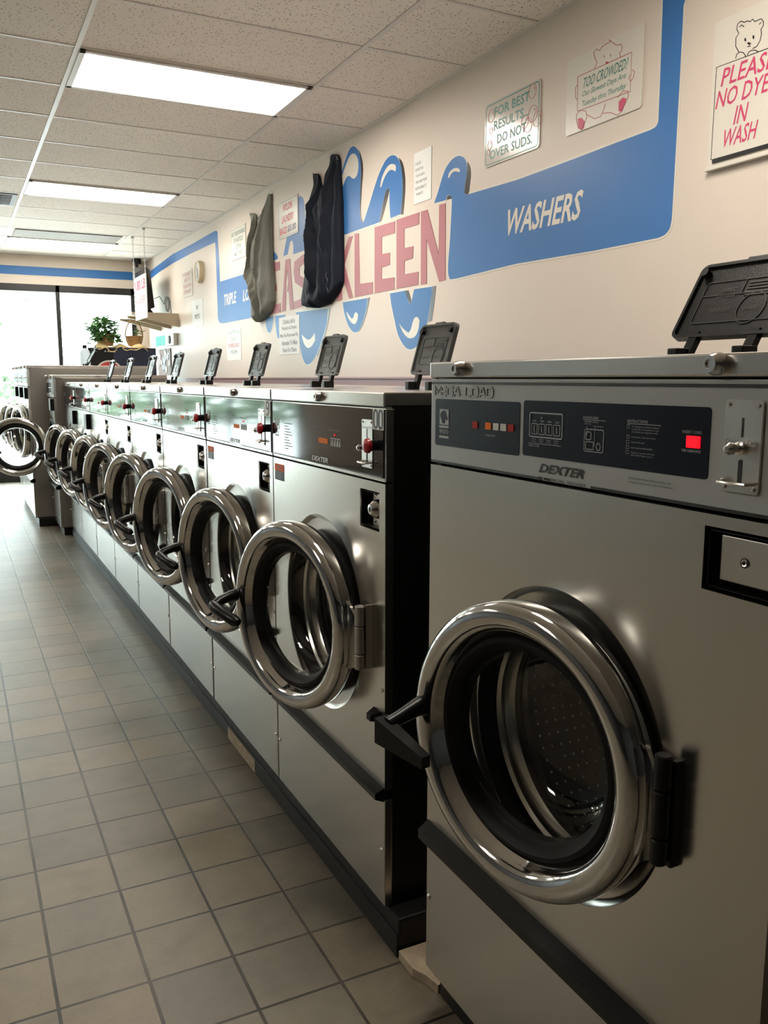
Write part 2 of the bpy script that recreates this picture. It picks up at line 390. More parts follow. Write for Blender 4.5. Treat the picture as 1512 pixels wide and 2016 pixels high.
def rrect(ya, yb, za, zb, rad, k=5):
    if ya > yb: ya, yb = yb, ya
    if rad <= 0: return [(ya,za),(yb,za),(yb,zb),(ya,zb)]
    out = []
    for cy_, cz_, a in ((yb-rad, za+rad, -PI/2), (yb-rad, zb-rad, 0), (ya+rad, zb-rad, PI/2), (ya+rad, za+rad, PI)):
        for i in range(k+1): out.append((cy_+rad*math.cos(a+PI/2*i/k), cz_+rad*math.sin(a+PI/2*i/k)))
    return out

_fc = {}
def glyphs(s, bold=0.0, sp=1.0):
    key = (s, bold, sp)
    if key in _fc: return _fc[key]
    cu = bpy.data.curves.new('t', 'FONT'); cu.body = s; cu.offset = bold; cu.space_character = sp; cu.resolution_u = 2
    ob = bpy.data.objects.new('t', cu); COL.objects.link(ob)
    dg = bpy.context.evaluated_depsgraph_get(); dg.update()
    me = bpy.data.meshes.new_from_object(ob.evaluated_get(dg))
    vs = [(v.co.x, v.co.y) for v in me.vertices]; fs = [tuple(p.vertices) for p in me.polygons]
    bpy.data.objects.remove(ob); bpy.data.curves.remove(cu); bpy.data.meshes.remove(me)
    _fc[key] = (vs, fs); return vs, fs
def text_x(mb, s, yl, yr, zb, zt, x, bold=0.0, shear=0.0, sp=1.0, rise=0.0, m=None, tilt=None):
    """lettering lying in a plane x = const, read by someone looking towards +x (left = larger y)"""
    vs, fs = glyphs(s, bold, sp)
    x0 = min(v[0] for v in vs); x1 = max(v[0] for v in vs); y0 = min(v[1] for v in vs); y1 = max(v[1] for v in vs)
    mi = mb._mi(m) if m is not None else 0
    nv = []
    for a, b in vs:
        u = (a-x0)/(x1-x0); v = (b-y0)/(y1-y0)
        z = zb + (zt-zb)*v + rise*u
        y = yl + (yr-yl)*u - shear*(zt-zb)*(v-0.5)
        nv.append(mb.bm.verts.new((x, y, z)))
    for f in fs:
        try:
            q = mb.bm.faces.new([nv[i] for i in f]); q.material_index = mi
        except ValueError: pass

def empty(name, loc, label=None, cat=None, group=None, rz=0):
    o = bpy.data.objects.new(name, None); COL.objects.link(o); o.location = loc; o.rotation_euler = (0,0,rz); o.empty_display_size = 0.1
    if label: tag(o, label, cat, group)
    return o
def tag(o, label, cat, group=None):
    o['label'] = label; o['category'] = cat
    if group: o['group'] = group
    return o
def struct(o): o['kind'] = 'structure'; return o
def copy_tree(o, parent=None, skip=()):
    c = o.copy(); COL.objects.link(c)
    if parent: c.parent = parent
    for ch in list(o.children):
        if ch.name.split('.')[0] in skip: continue
        copy_tree(ch, c, skip)
    return c
D = {'blue':[[(4.264,2.294),(4.248,2.315),(4.226,2.343),(4.184,2.408),(4.143,2.457),(4.081,2.484),(4.041,2.489),(4.006,2.487),(3.96,2.468),(3.935,2.441),(3.927,2.407),(3.933,2.374),(3.946,2.332),(3.952,2.298),(3.947,2.286),(3.93,2.278),(3.485,2.264),(3.067,2.268),(2.804,2.273),(2.616,2.275),(2.589,2.279),(2.577,2.293),(2.578,2.41),(2.584,2.721),(2.588,2.866),(2.474,2.821),(2.471,2.68),(2.479,2.668),(2.479,2.44),(2.481,2.118),(2.483,1.922),(2.491,1.893),(2.511,1.877),(2.544,1.87),(2.907,1.87),(3.468,1.881),(4.023,1.867),(4.086,1.87),(4.105,1.899),(4.107,1.957),(4.091,2.06),(4.083,2.163),(4.075,2.264),(4.078,2.293),(4.097,2.309),(4.123,2.309),(4.139,2.288)],[(5.619,2.533),(5.583,2.632),(5.548,2.684),(5.497,2.738),(5.447,2.791),(5.397,2.828),(5.357,2.838),(5.321,2.834),(5.263,2.801),(5.233,2.763),(5.222,2.724),(5.215,2.661),(5.226,2.577),(5.235,2.466),(5.227,2.39),(5.212,2.347),(5.197,2.335),(5.169,2.343),(5.106,2.413),(5.018,2.519),(4.947,2.594),(4.865,2.647),(4.804,2.66),(4.745,2.653),(4.693,2.622),(4.66,2.57),(4.643,2.51),(4.64,2.447),(4.645,2.386),(4.664,2.301),(4.795,2.299),(4.809,2.38),(4.81,2.462),(4.826,2.482),(4.864,2.466),(4.905,2.397),(4.947,2.299),(5.197,2.3),(5.503,2.3),(5.488,2.38),(5.487,2.451),(5.5,2.499),(5.525,2.513),(5.551,2.495),(5.621,2.427)],[(5.512,1.858),(5.122,1.856),(5.13,1.809),(5.161,1.747),(5.231,1.667),(5.271,1.649),(5.319,1.645),(5.363,1.657),(5.426,1.697),(5.476,1.761),(5.501,1.809)],[(4.799,1.857),(4.595,1.856),(4.569,1.803),(4.541,1.771),(4.516,1.793),(4.489,1.854),(4.28,1.85),(4.281,1.813),(4.292,1.77),(4.324,1.661),(4.358,1.601),(4.405,1.551),(4.465,1.519),(4.527,1.509),(4.584,1.52),(4.643,1.557),(4.696,1.61),(4.737,1.696),(4.778,1.783)],[(6.418,1.852),(5.782,1.837),(5.792,1.743),(5.873,1.637),(6.011,1.507),(6.105,1.458),(6.185,1.444),(6.249,1.46),(6.312,1.526),(6.358,1.657)],[(7.154,1.853),(6.943,1.856),(6.966,1.784),(7.016,1.73),(7.068,1.722),(7.108,1.74),(7.145,1.794)],[(6.912,1.854),(6.662,1.851),(6.704,1.733),(6.781,1.669),(6.849,1.671),(6.891,1.743)],[(6.682,2.307),(6.618,2.417),(6.532,2.515),(6.427,2.646),(6.347,2.695),(6.289,2.7),(6.234,2.678),(6.208,2.628),(6.184,2.514),(6.191,2.293),(6.461,2.294),(6.454,2.361),(6.476,2.398),(6.506,2.402),(6.537,2.385),(6.582,2.309)],[(7.037,2.358),(6.979,2.376),(6.923,2.375),(6.857,2.353),(6.815,2.32),(6.826,2.302),(7.04,2.307)],[(12.048,2.725),(11.243,2.764),(10.485,2.797),(9.617,2.788),(8.733,2.791),(8.607,2.788),(8.554,2.769),(8.553,2.682),(8.528,2.541),(8.514,2.287),(7.653,2.277),(7.184,2.271),(7.207,1.895),(7.562,1.878),(8.48,1.881),(8.586,1.899),(8.622,1.934),(8.628,2.201),(8.634,2.466),(8.645,2.682),(8.745,2.684),(9.63,2.696),(10.502,2.692),(11.26,2.671),(11.916,2.635)]],
 'cream':[[(5.575,2.604),(5.549,2.651),(5.464,2.731),(5.398,2.781),(5.362,2.793),(5.318,2.789),(5.271,2.759),(5.249,2.717),(5.252,2.675),(5.272,2.642),(5.319,2.629),(5.354,2.641),(5.391,2.665),(5.44,2.666),(5.498,2.622),(5.549,2.586)],[(4.936,2.503),(4.919,2.547),(4.878,2.586),(4.824,2.61),(4.771,2.609),(4.731,2.593),(4.722,2.577),(4.731,2.555),(4.754,2.568),(4.797,2.58),(4.848,2.568),(4.892,2.536),(4.916,2.505)],[(4.119,2.399),(4.111,2.419),(4.08,2.433),(4.039,2.434),(4.007,2.423),(3.998,2.412),(4.003,2.403),(4.028,2.413),(4.064,2.42),(4.09,2.41),(4.102,2.397)],[(5.453,1.789),(5.438,1.785),(5.409,1.763),(5.363,1.737),(5.335,1.745),(5.318,1.774),(5.291,1.779),(5.262,1.76),(5.275,1.722),(5.311,1.698),(5.368,1.711),(5.425,1.751)],[(4.673,1.669),(4.624,1.637),(4.554,1.608),(4.522,1.626),(4.504,1.665),(4.48,1.693),(4.443,1.696),(4.419,1.672),(4.43,1.621),(4.466,1.583),(4.54,1.571),(4.617,1.607)],[(6.3,1.678),(6.242,1.653),(6.163,1.626),(6.084,1.646),(6.031,1.678),(6.023,1.621),(6.102,1.576),(6.181,1.567),(6.26,1.607)]],
 'black':[[(5.243,2.79),(5.207,2.745),(5.183,2.685),(5.186,2.624),(5.199,2.571),(5.219,2.438),(5.215,2.375),(5.189,2.343),(5.194,2.334),(5.215,2.35),(5.232,2.39),(5.235,2.466),(5.223,2.576),(5.212,2.66),(5.221,2.724)],[(4.689,2.624),(4.654,2.602),(4.626,2.563),(4.606,2.497),(4.607,2.413),(4.623,2.331),(4.63,2.296),(4.661,2.299),(4.643,2.386),(4.637,2.447),(4.641,2.51),(4.658,2.569)],[(4.823,2.481),(4.81,2.462),(4.863,2.378),(4.918,2.304),(4.944,2.299),(4.902,2.396),(4.861,2.466)],[(3.928,2.439),(3.909,2.423),(3.895,2.395),(3.892,2.365),(3.902,2.318),(3.909,2.279),(3.93,2.279),(3.947,2.287),(3.95,2.297),(3.944,2.331),(3.931,2.373),(3.925,2.407)],[(4.131,2.289),(4.121,2.306),(4.097,2.308),(4.08,2.293),(4.078,2.285)],[(4.599,1.856),(4.559,1.854),(4.522,1.793),(4.537,1.773),(4.566,1.803)]],
 'grey':[[(5.116,1.856),(5.083,1.856),(5.122,1.777),(5.176,1.703),(5.239,1.654),(5.279,1.647),(5.228,1.667),(5.156,1.747),(5.125,1.809)],[(4.275,1.85),(4.234,1.85),(4.25,1.767),(4.28,1.664),(4.32,1.66),(4.288,1.769)],[(5.773,1.837),(5.734,1.836),(5.77,1.741),(5.844,1.636),(5.98,1.507),(6.005,1.507),(5.864,1.637),(5.784,1.742)]],
 'pink':[[(5.609,2.282),(5.537,2.278),(5.522,1.877),(5.613,1.873)],[(5.53,2.131),(5.406,2.276),(5.342,2.274),(5.48,2.105),(5.345,1.878),(5.407,1.876),(5.53,2.054)],[(5.314,2.283),(5.251,2.277),(5.238,1.956),(5.04,1.948),(5.04,1.878),(5.314,1.877)],[(5.011,2.279),(4.735,2.273),(4.737,2.205),(4.911,2.207),(4.911,2.104),(4.8,2.099),(4.8,2.028),(4.91,2.025),(4.91,1.954),(4.739,1.947),(4.738,1.876),(5.011,1.877)],[(4.713,2.277),(4.433,2.274),(4.438,2.209),(4.614,2.212),(4.613,2.102),(4.501,2.097),(4.507,2.031),(4.61,2.028),(4.609,1.951),(4.436,1.947),(4.44,1.875),(4.709,1.878)],[(4.412,2.274),(4.339,2.273),(4.208,2.017),(4.208,2.276),(4.141,2.273),(4.133,1.871),(4.199,1.869),(4.345,2.116),(4.34,1.871),(4.407,1.873)],[(7.018,2.291),(6.773,2.277),(6.776,2.212),(6.954,2.213),(6.96,2.107),(6.858,2.109),(6.85,2.053),(6.963,2.049),(6.969,1.942),(6.768,1.949),(6.76,1.876),(7.042,1.876)],[(6.739,1.879),(6.635,2.273),(6.532,2.271),(6.467,1.878),(6.549,1.876),(6.569,2.025),(6.611,2.025),(6.581,2.093),(6.603,2.2),(6.633,2.091),(6.64,2.024),(6.632,2.022),(6.653,1.878)],[(6.433,2.236),(6.248,2.267),(6.137,2.253),(6.139,2.182),(6.27,2.197),(6.327,2.183),(6.33,2.123),(6.143,2.064),(6.149,1.892),(6.457,1.88),(6.455,1.936),(6.259,1.948),(6.257,2.021),(6.429,2.078),(6.456,2.163)]],
 'bear1':{'lines':[[(2.95,2.592),(2.936,2.612),(2.953,2.638),(2.958,2.659),(2.942,2.665),(2.922,2.652),(2.91,2.662),(2.884,2.666),(2.859,2.664),(2.869,2.676),(2.847,2.66),(2.827,2.644),(2.815,2.638),(2.8,2.638),(2.788,2.625),(2.791,2.611),(2.803,2.605),(2.795,2.587)],[(2.895,2.626),(2.89,2.615)],[(2.857,2.619),(2.852,2.608)],[(3.056,2.561),(3.069,2.552),(3.065,2.53),(3.067,2.514),(3.054,2.502)],[(2.726,2.521),(2.714,2.51),(2.718,2.492),(2.731,2.48),(2.743,2.495),(2.735,2.508)],[(3.056,2.443),(3.029,2.453),(2.994,2.44),(2.986,2.417),(3.005,2.388),(3.017,2.373),(3.039,2.384),(3.054,2.417),(3.056,2.443)],[(2.802,2.441),(2.773,2.457),(2.745,2.448),(2.741,2.429),(2.758,2.406),(2.78,2.38),(2.796,2.376)],[(2.987,2.425),(2.939,2.396),(2.9,2.395),(2.885,2.415),(2.874,2.437)],[(2.887,2.404),(2.843,2.396),(2.795,2.372)]],
 'board':[(3.055,2.592),(2.733,2.587),(2.731,2.444),(3.05,2.454),(3.055,2.592)],
 'fills':[[(2.886,2.595),(2.874,2.597),(2.863,2.59),(2.871,2.586)],[(3.045,2.423),(3.02,2.421),(2.999,2.399),(3.004,2.375),(3.02,2.373),(3.039,2.388)],[(2.795,2.424),(2.772,2.433),(2.753,2.424),(2.758,2.406),(2.774,2.382),(2.793,2.387)]]},
 'bear2':{'lines':[[(2.208,2.421),(2.223,2.444),(2.224,2.471),(2.213,2.481),(2.223,2.497),(2.22,2.513),(2.207,2.517),(2.192,2.508),(2.181,2.509),(2.168,2.502),(2.16,2.507),(2.15,2.496),(2.138,2.496),(2.125,2.496),(2.115,2.483),(2.115,2.471),(2.123,2.464),(2.12,2.447),(2.124,2.429),(2.135,2.416),(2.152,2.414)],[(2.212,2.5),(2.204,2.504),(2.193,2.495)],[(2.132,2.481),(2.124,2.485)],[(2.174,2.427),(2.161,2.425)],[(2.22,2.405),(2.217,2.417),(2.204,2.42),(2.19,2.414),(2.181,2.403),(2.178,2.396)],[(2.172,2.4),(2.167,2.408),(2.156,2.41),(2.141,2.406),(2.127,2.396)]],
 'board':[(2.037,2.394),(2.301,2.401),(2.302,2.098),(2.011,2.097)],
 'fills':[[(2.177,2.439),(2.169,2.44),(2.159,2.433),(2.166,2.428)],[(2.189,2.456),(2.183,2.458),(2.18,2.447),(2.186,2.447)],[(2.156,2.454),(2.15,2.455),(2.147,2.445),(2.153,2.443)]]},
 'bubbles':[((3.703,2.602),0.029),((3.373,2.624),0.03),((3.365,2.527),0.035),((3.399,2.486),0.031),((3.426,2.506),0.028),((3.704,2.534),0.015),((3.713,2.47),0.02),((3.725,2.44),0.014),((3.332,2.496),0.032)],
 'txt':{'WASHERS':((3.554,2.036),(3.003,2.125)),
 'TRIPLE':((8.391,2.044),(7.974,2.148)),
 'LO':((7.766,2.035),(7.571,2.125)),
 'best1':((3.675,2.595),(3.402,2.634)),
 'best2':((3.677,2.54),(3.395,2.549)),
 'best3':((3.647,2.471),(3.428,2.493)),
 'best4':((3.709,2.413),(3.36,2.429)),
 'cr1':((3.027,2.54),(2.751,2.575)),
 'cr2':((3.031,2.496),(2.753,2.518)),
 'cr3':((3.029,2.46),(2.751,2.48)),
 'dy1':((2.268,2.34),(2.07,2.363)),
 'dy2':((2.286,2.273),(2.064,2.298)),
 'dy3':((2.205,2.2),(2.154,2.251)),
 'dy4':((2.25,2.134),(2.112,2.18)),
 'ny1':((6.666,2.654),(6.455,2.684)),
 'ny2':((6.71,2.562),(6.419,2.591)),
 'ny3':((6.748,2.472),(6.576,2.521)),
 'ny4':((6.558,2.465),(6.373,2.517))},
 'greenbag':{'L':[(7.473,2.764),(7.421,2.667),(7.416,2.552),(7.446,2.327),(7.432,2.171),(7.391,2.013),(7.357,1.879)],
 'R':[(6.914,2.825),(6.918,2.628),(6.912,2.341),(6.879,2.12),(6.875,1.975),(6.936,1.902)],
 'T':[(7.599,2.788),(7.5,2.774),(7.42,2.745),(7.378,2.701),(7.368,2.662),(7.389,2.612),(7.305,2.667),(7.18,2.721),(7.059,2.766),(6.997,2.838),(6.914,2.825)],
 'B':[(7.481,1.888),(7.375,1.831),(7.261,1.842),(7.09,1.86),(6.936,1.902)]},
 'navybag':{'L':[(6.006,2.798),(5.983,2.713),(6.045,2.621),(6.03,2.489),(6.072,2.342),(6.079,2.18),(6.163,2.044),(6.225,1.948),(6.25,1.895)],
 'R':[(5.524,2.796),(5.486,2.515),(5.477,2.187),(5.473,2.133),(5.48,1.991),(5.547,1.931)],
 'T':[(6.108,2.823),(6.009,2.805),(5.961,2.776),(5.922,2.705),(5.885,2.67),(5.821,2.731),(5.743,2.799),(5.703,2.851),(5.638,2.853),(5.566,2.832),(5.524,2.796)],
 'B':[(6.356,1.905),(6.209,1.877),(5.99,1.855),(5.726,1.866),(5.547,1.931)]}}
# ================================================================== the room
XW, YF, ZC = 2.439, 12.10, 2.899
XL, YB = -4.6, -4.0
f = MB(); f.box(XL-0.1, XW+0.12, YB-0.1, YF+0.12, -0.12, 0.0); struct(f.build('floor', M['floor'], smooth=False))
f = MB(); f.box(XL-0.1, XW+0.12, YB-0.1, YF+0.12, ZC, ZC+0.1); ceiling = struct(f.build('ceiling', M['ceil'], smooth=False))
f = MB(); f.box(XW, XW+0.12, YB, YF+0.12, 0, ZC); wall_right = struct(f.build('wall_right', M['wall'], smooth=False))
f = MB(); f.box(XL-0.1, XL, YB, YF+0.12, 0, ZC); struct(f.build('wall_left', M['wall_dim'], smooth=False))
f = MB(); f.box(XL, XW, YB-0.1, YB, 0, ZC); struct(f.build('wall_back', M['wall_dim'], smooth=False))
WX0, WX1, WZ0, WZ1 = -3.0, 2.285, 0.10, 2.53
f = MB()
f.box(XL, XW, YF, YF+0.12, WZ1, ZC); f.box(WX1, XW, YF, YF+0.12, 0, WZ1); f.box(XL, WX0, YF, YF+0.12, 0, WZ1); f.box(WX0, WX1, YF, YF+0.12, 0, WZ0)
wall_far = struct(f.build('wall_far', M['wall'], smooth=False))
f = MB(); f.box(XL, XW, YF-0.0025, YF+0.001, 2.645, 2.752); f.build('painted_stripe', M['blue'], wall_far, smooth=False)
# ceiling grid
f = MB()
k = -4
for k in range(-4, 2):
    x = 0.6397+1.2192*k
    if XL < x < XW: f.box(x-0.012, x+0.012, YB, YF, ZC-0.006, ZC+0.001)
for k in range(-14, 13):
    y = 4.5479+0.6096*k
    if YB < y < YF: f.box(XL, XW, y-0.009, y+0.009, ZC-0.0035, ZC+0.001)
f.box(XW-0.022, XW, YB, YF, ZC-0.006, ZC+0.001); f.box(XL, XW, YF-0.022, YF, ZC-0.006, ZC+0.001)
f.build('ceiling_grid', M['grid'], ceiling, smooth=False)
# troffers
def troffer(k, label, col=0):
    x0 = 0.6397+1.2192*col; y0 = 4.5479+0.6096*k
    t = empty('ceiling_light', (x0+0.61, y0+0.305, ZC-0.007), label, 'ceiling light', 'fluorescent ceiling lights')
    f = MB(); a, b = 0.5976, 0.2928
    for q in ((-a,a,-b,-b+0.03),(-a,a,b-0.03,b),(-a,-a+0.03,-b,b),(a-0.03,a,-b,b)): f.box(q[0],q[1],q[2],q[3],-0.006,0.006, 0.002)
    f.build('frame', M['grid'], t)
    f = MB(); f.box(-a+0.03,a-0.03,-b+0.03,b-0.03,0.0,0.004); f.build('diffuser', M['lamp'], t, smooth=False)
    return t
troffer(0, 'nearest and largest lit fluorescent panel in the ceiling')
troffer(5, 'second lit fluorescent panel, halfway down the ceiling')
troffer(10, 'small furthest lit fluorescent panel near the front window')
for k_, c_, lb in LAMPS_OFF_FRAME: troffer(k_, lb, c_)
f = MB(); y0 = 4.5479+0.6096*9; f.box(0.70, 1.80, y0+0.05, y0+0.56, ZC-0.012, ZC-0.001, 0.003)
tag(f.build('ceiling_panel', M['taupe_panel']), 'plain taupe panel in the ceiling just before the furthest light', 'ceiling panel')
t = empty('ceiling_vent', (0.34, 4.5479+0.6096*6.5, ZC-0.004), 'dark grey ceiling vent left of the second light', 'vent')
f = MB(); f.box(-0.27,0.27,-0.27,0.27,-0.006,0.0,0.002); f.build('frame', M['vent_grey'], t)
f = MB()
for i in range(9): f.box(-0.23,0.23,-0.22+0.05*i,-0.205+0.05*i,-0.012,-0.006)
f.build('louvre', M['vent_grey'], t)

# ------------------------------------------------------------------ front window
frame = MB()
frame.box(WX0, WX1, YF-0.03, YF+0.07, WZ1-0.09, WZ1, 0.004)
frame.box(WX0, WX1, YF-0.03, YF+0.07, WZ0-0.10, WZ0+0.05, 0.004)
MX = [1.300, 0.24, -0.82, -1.88]
for x in MX: frame.box(x-0.026, x+0.026, YF-0.03, YF+0.07, WZ0, WZ1, 0.004)
for x in (WX0+0.03, WX1-0.03): frame.box(x-0.03, x+0.03, YF-0.03, YF+0.07, WZ0, WZ1, 0.004)
win = struct(frame.build('window_1', M['bronze']))
ed = [WX0+0.06]+[x for x in sorted(MX)]+[WX1-0.06]
for a, b in zip(ed, ed[1:]):
    f = MB(); f.box(a+0.02, b-0.02, YF+0.018, YF+0.024, WZ0+0.04, WZ1-0.08); f.build('pane', M['window_glass'], win, smooth=False)

# ------------------------------------------------------------------ wall painting on the right wall
def soften(p, rounds=2, lim=50):
    """round the gentle bends of a painted outline, keep its real corners"""
    for _ in range(rounds):
        n = len(p); out = []
        for i in range(n):
            a, c, d = Vector(p[i-1]), Vector(p[i]), Vector(p[(i+1) % n])
            u, v = c-a, d-c
            if u.length < 1e-6 or v.length < 1e-6 or math.degrees(u.angle(v)) > lim or math.degrees(u.angle(v)) < 3: out.append(tuple(c))
            else:
                q = min(0.25*u.length, 0.25*v.length, 0.05)
                out.append(tuple(c-u.normalized()*q)); out.append(tuple(c+v.normalized()*q))
        p = out
    return p
for key in ('blue', 'black', 'grey', 'cream'): D[key] = [soften(p) for p in D[key]]
def flat(name, polys, m, d, parent=wall_right):
    f = MB()
    for p in polys: f.prism_x(p, XW-d, XW+0.0005)
    return f.build(name, m, parent, smooth=False)
edge = MB()
for p in D['blue'][:8]: edge.stroke_x(p, 0.016, XW-0.0012, XW+0.0005, True)
edge.build('cream_outline', M['cream_ink'], wall_right, smooth=False)
flat('painted_shadow', D['black'], M['mural_black'], 0.0018)
flat('painted_grey_edge', D['grey'], M['mural_grey'], 0.0018)
flat('painted_blue_band', D['blue'], M['blue'], 0.0015)
flat('painted_highlight', D['cream'], M['cream_ink'], 0.0022)
flat('painted_letters', D['pink'], M['pink'], 0.0028)
f = MB()
text_x(f, 'WASHERS', 3.565, 3.005, 2.020, 2.140, XW-0.0024, 0.022, 0.26, 1.0, rise=-0.008)
text_x(f, 'TRIPLE', 8.391, 7.985, 2.045, 2.15, XW-0.0024, 0.024, 0.2, 1.0)
text_x(f, 'LOAD', 7.766, 7.38, 2.037, 2.142, XW-0.0024, 0.024, 0.2, 1.0)
f.build('painted_words', M['cream_ink'], wall_right, smooth=False)
f = MB(); f.box(XW-0.018, XW, 0.3, 11.0, 1.20, 1.352, 0.003); f.box(XW-0.026, XW, 0.3, 11.0, 1.338, 1.352, 0.003)
o = struct(f.build('trim_1', M['mauve']))
# curb under the machines
f = MB(); f.box(0.845, 1.75, 1.607, 7.69, 0, 0.096, 0.006); f.box(0.839, 0.85, 1.607, 7.69, 0.0, 0.055, 0.003)
struct(f.build('baseboard_right', M['curb']))
f = MB(); f.box(0.868, 1.75, 0.42, 1.46, 0, 0.098, 0.006); struct(f.build('baseboard_front', M['curb']))
f = MB(); f.box(0.78, 1.66, 7.72, 8.24, 0, 0.07, 0.006); f.box(0.625, 1.66, 8.27, 10.1, 0, 0.075, 0.006); struct(f.build('baseboard_far', M['curb']))
f = MB()
pts = [(0.842,1.602),(0.842,1.535),(0.858,1.50),(0.866,1.462),(1.3,1.462),(1.3,1.602)]
a = [f.bm.verts.new((x,y,0.0)) for x,y in pts]; b = [f.bm.verts.new((x,y,0.022)) for x,y in pts]
f.bm.faces.new(b); f.bm.faces.new(a[::-1])
for i in range(6): f.bm.faces.new([a[i],a[(i+1)%6],b[(i+1)%6],b[i]])
struct(f.build('trim_2', M['mortar'], smooth=False))
# one bare tan stretch on the curb
f = MB(); f.box(0.8375, 0.846, 2.66, 2.98, 0.004, 0.05); o = f.build('bare_curb_tile', M['mortar'], bpy.data.objects['baseboard_right'], smooth=False)

# ------------------------------------------------------------------ outside
f = MB(); f.box(-40, 40, YF+0.12, 70, -0.16, -0.06); struct(f.build('floor_outside', M['asphalt'], smooth=False))
def tree(x, y, h, r, n, label, seed):
    rnd = random.Random(seed)
    t = empty('street_tree', (x, y, -0.06), label, 'tree', 'trees outside the window')
    f = MB(); f.tube([(0,0,0),(0.05,0.02,h*0.3),(0,0.05,h*0.6),(0.1,0,h*0.85)], [0.14,0.12,0.09,0.04], 8); f.build('trunk', M['bark'], t)
    f = MB()
    for i in range(n):
        a, b = rnd.uniform(0, 2*PI), math.acos(rnd.uniform(-1,1)); q = r*rnd.uniform(0.55,1.0)
        c = Vector((math.sin(b)*math.cos(a)*q, math.sin(b)*math.sin(a)*q, h*0.72+math.cos(b)*q*0.9))
        s = rnd.uniform(0.08,0.17); d1 = Vector((rnd.uniform(-1,1),rnd.uniform(-1,1),rnd.uniform(-1,1))).normalized(); d2 = d1.orthogonal().normalized()*0.55
        f.quad([c-d1*s, c+d2*s, c+d1*s, c-d2*s])
    f.build('foliage', M['tree_leaf'], t, smooth=False)
tree(0.5, 19.5, 5.4, 1.7, 900, 'leafy tree seen bleached through the left window pane', 1)
tree(-3.2, 21.0, 4.6, 1.9, 900, 'leafy tree outside beyond the left end of the window', 2)
tree(-7.0, 22.0, 4.2, 2.2, 900, 'broad leafy tree far outside to the left', 3)
f = MB(); rnd = random.Random(9)
for i in range(2600):
    c = Vector((rnd.uniform(-12,2.2), 26.5+rnd.uniform(-0.8,0.8), rnd.uniform(0,1.7)**1.0)); s = rnd.uniform(0.1,0.22)
    d1 = Vector((rnd.uniform(-1,1),rnd.uniform(-1,1),rnd.uniform(-1,1))).normalized(); d2 = d1.orthogonal().normalized()*0.6
    f.quad([c-d1*s, c+d2*s, c+d1*s, c-d2*s])
o = f.build('hedge', M['tree_leaf'], smooth=False); tag(o, 'long green hedge across the street outside', 'hedge'); o['kind'] = 'stuff'
# ================================================================== washers
def front_panel(f, w, zb, zt, hole, lock, x=0.0, lockd=0.03):
    """stainless front: y 0..w, with the dished ring around the door and a recess for the lock"""
    cy, cz, r = hole; ly0, ly1, lz0, lz1 = lock
    zs = lz0-0.02 if lz0 > cz else zt
    n = 96
    angs = sorted(set([2*PI*i/n for i in range(n)] + [math.atan2(zz-cz, yy-cy) % (2*PI) for yy in (0, w) for zz in (zb, zs)]))
    ci, re = [], []
    for a in angs:
        c, s = math.cos(a), math.sin(a); ci.append(f.bm.verts.new((x, cy+r*c, cz+r*s)))
        ts = []
        if c > 1e-9: ts.append((w-cy)/c)
        if c < -1e-9: ts.append(-cy/c)
        if s > 1e-9: ts.append((zs-cz)/s)
        if s < -1e-9: ts.append((zb-cz)/s)
        q = min(ts); re.append(f.bm.verts.new((x, cy+q*c, cz+q*s)))
    for i in range(len(angs)):
        j = (i+1) % len(angs); f.bm.faces.new([ci[i], ci[j], re[j], re[i]])
    f.lathe([(r,0),(r-0.003,0.002),(r-0.010,0.011),(r-0.014,0.012),(0.205,0.012)], (x,cy,cz), 'x', 96)
    def R(y0,y1,z0,z1): f.quad([(x,y0,z0),(x,y1,z0),(x,y1,z1),(x,y0,z1)])
    R(0,ly0,zs,zt); R(ly1,w,zs,zt); R(ly0,ly1,zs,lz0); R(ly0,ly1,lz1,zt)
    # recess walls
    X = x+lockd; e = 0.004
    f.quad([(x,ly0,lz0),(x,ly1,lz0),(X,ly1-e,lz0+e),(X,ly0+e,lz0+e)]); f.quad([(x,ly0,lz1),(x,ly1,lz1),(X,ly1-e,lz1-e),(X,ly0+e,lz1-e)])
    f.quad([(x,ly0,lz0),(x,ly0,lz1),(X,ly0+e,lz1-e),(X,ly0+e,lz0+e)]); f.quad([(x,ly1,lz0),(x,ly1,lz1),(X,ly1-e,lz1-e),(X,ly1-e,lz0+e)])
    # folded edges
    for y in (0, w): f.quad([(x,y,zb),(x,y,zt),(x+0.02,y,zt),(x+0.02,y,zb)])
    for z in (zb, zt): f.quad([(x,0,z),(x,w,z),(x+0.02,w,z),(x+0.02,0,z)])

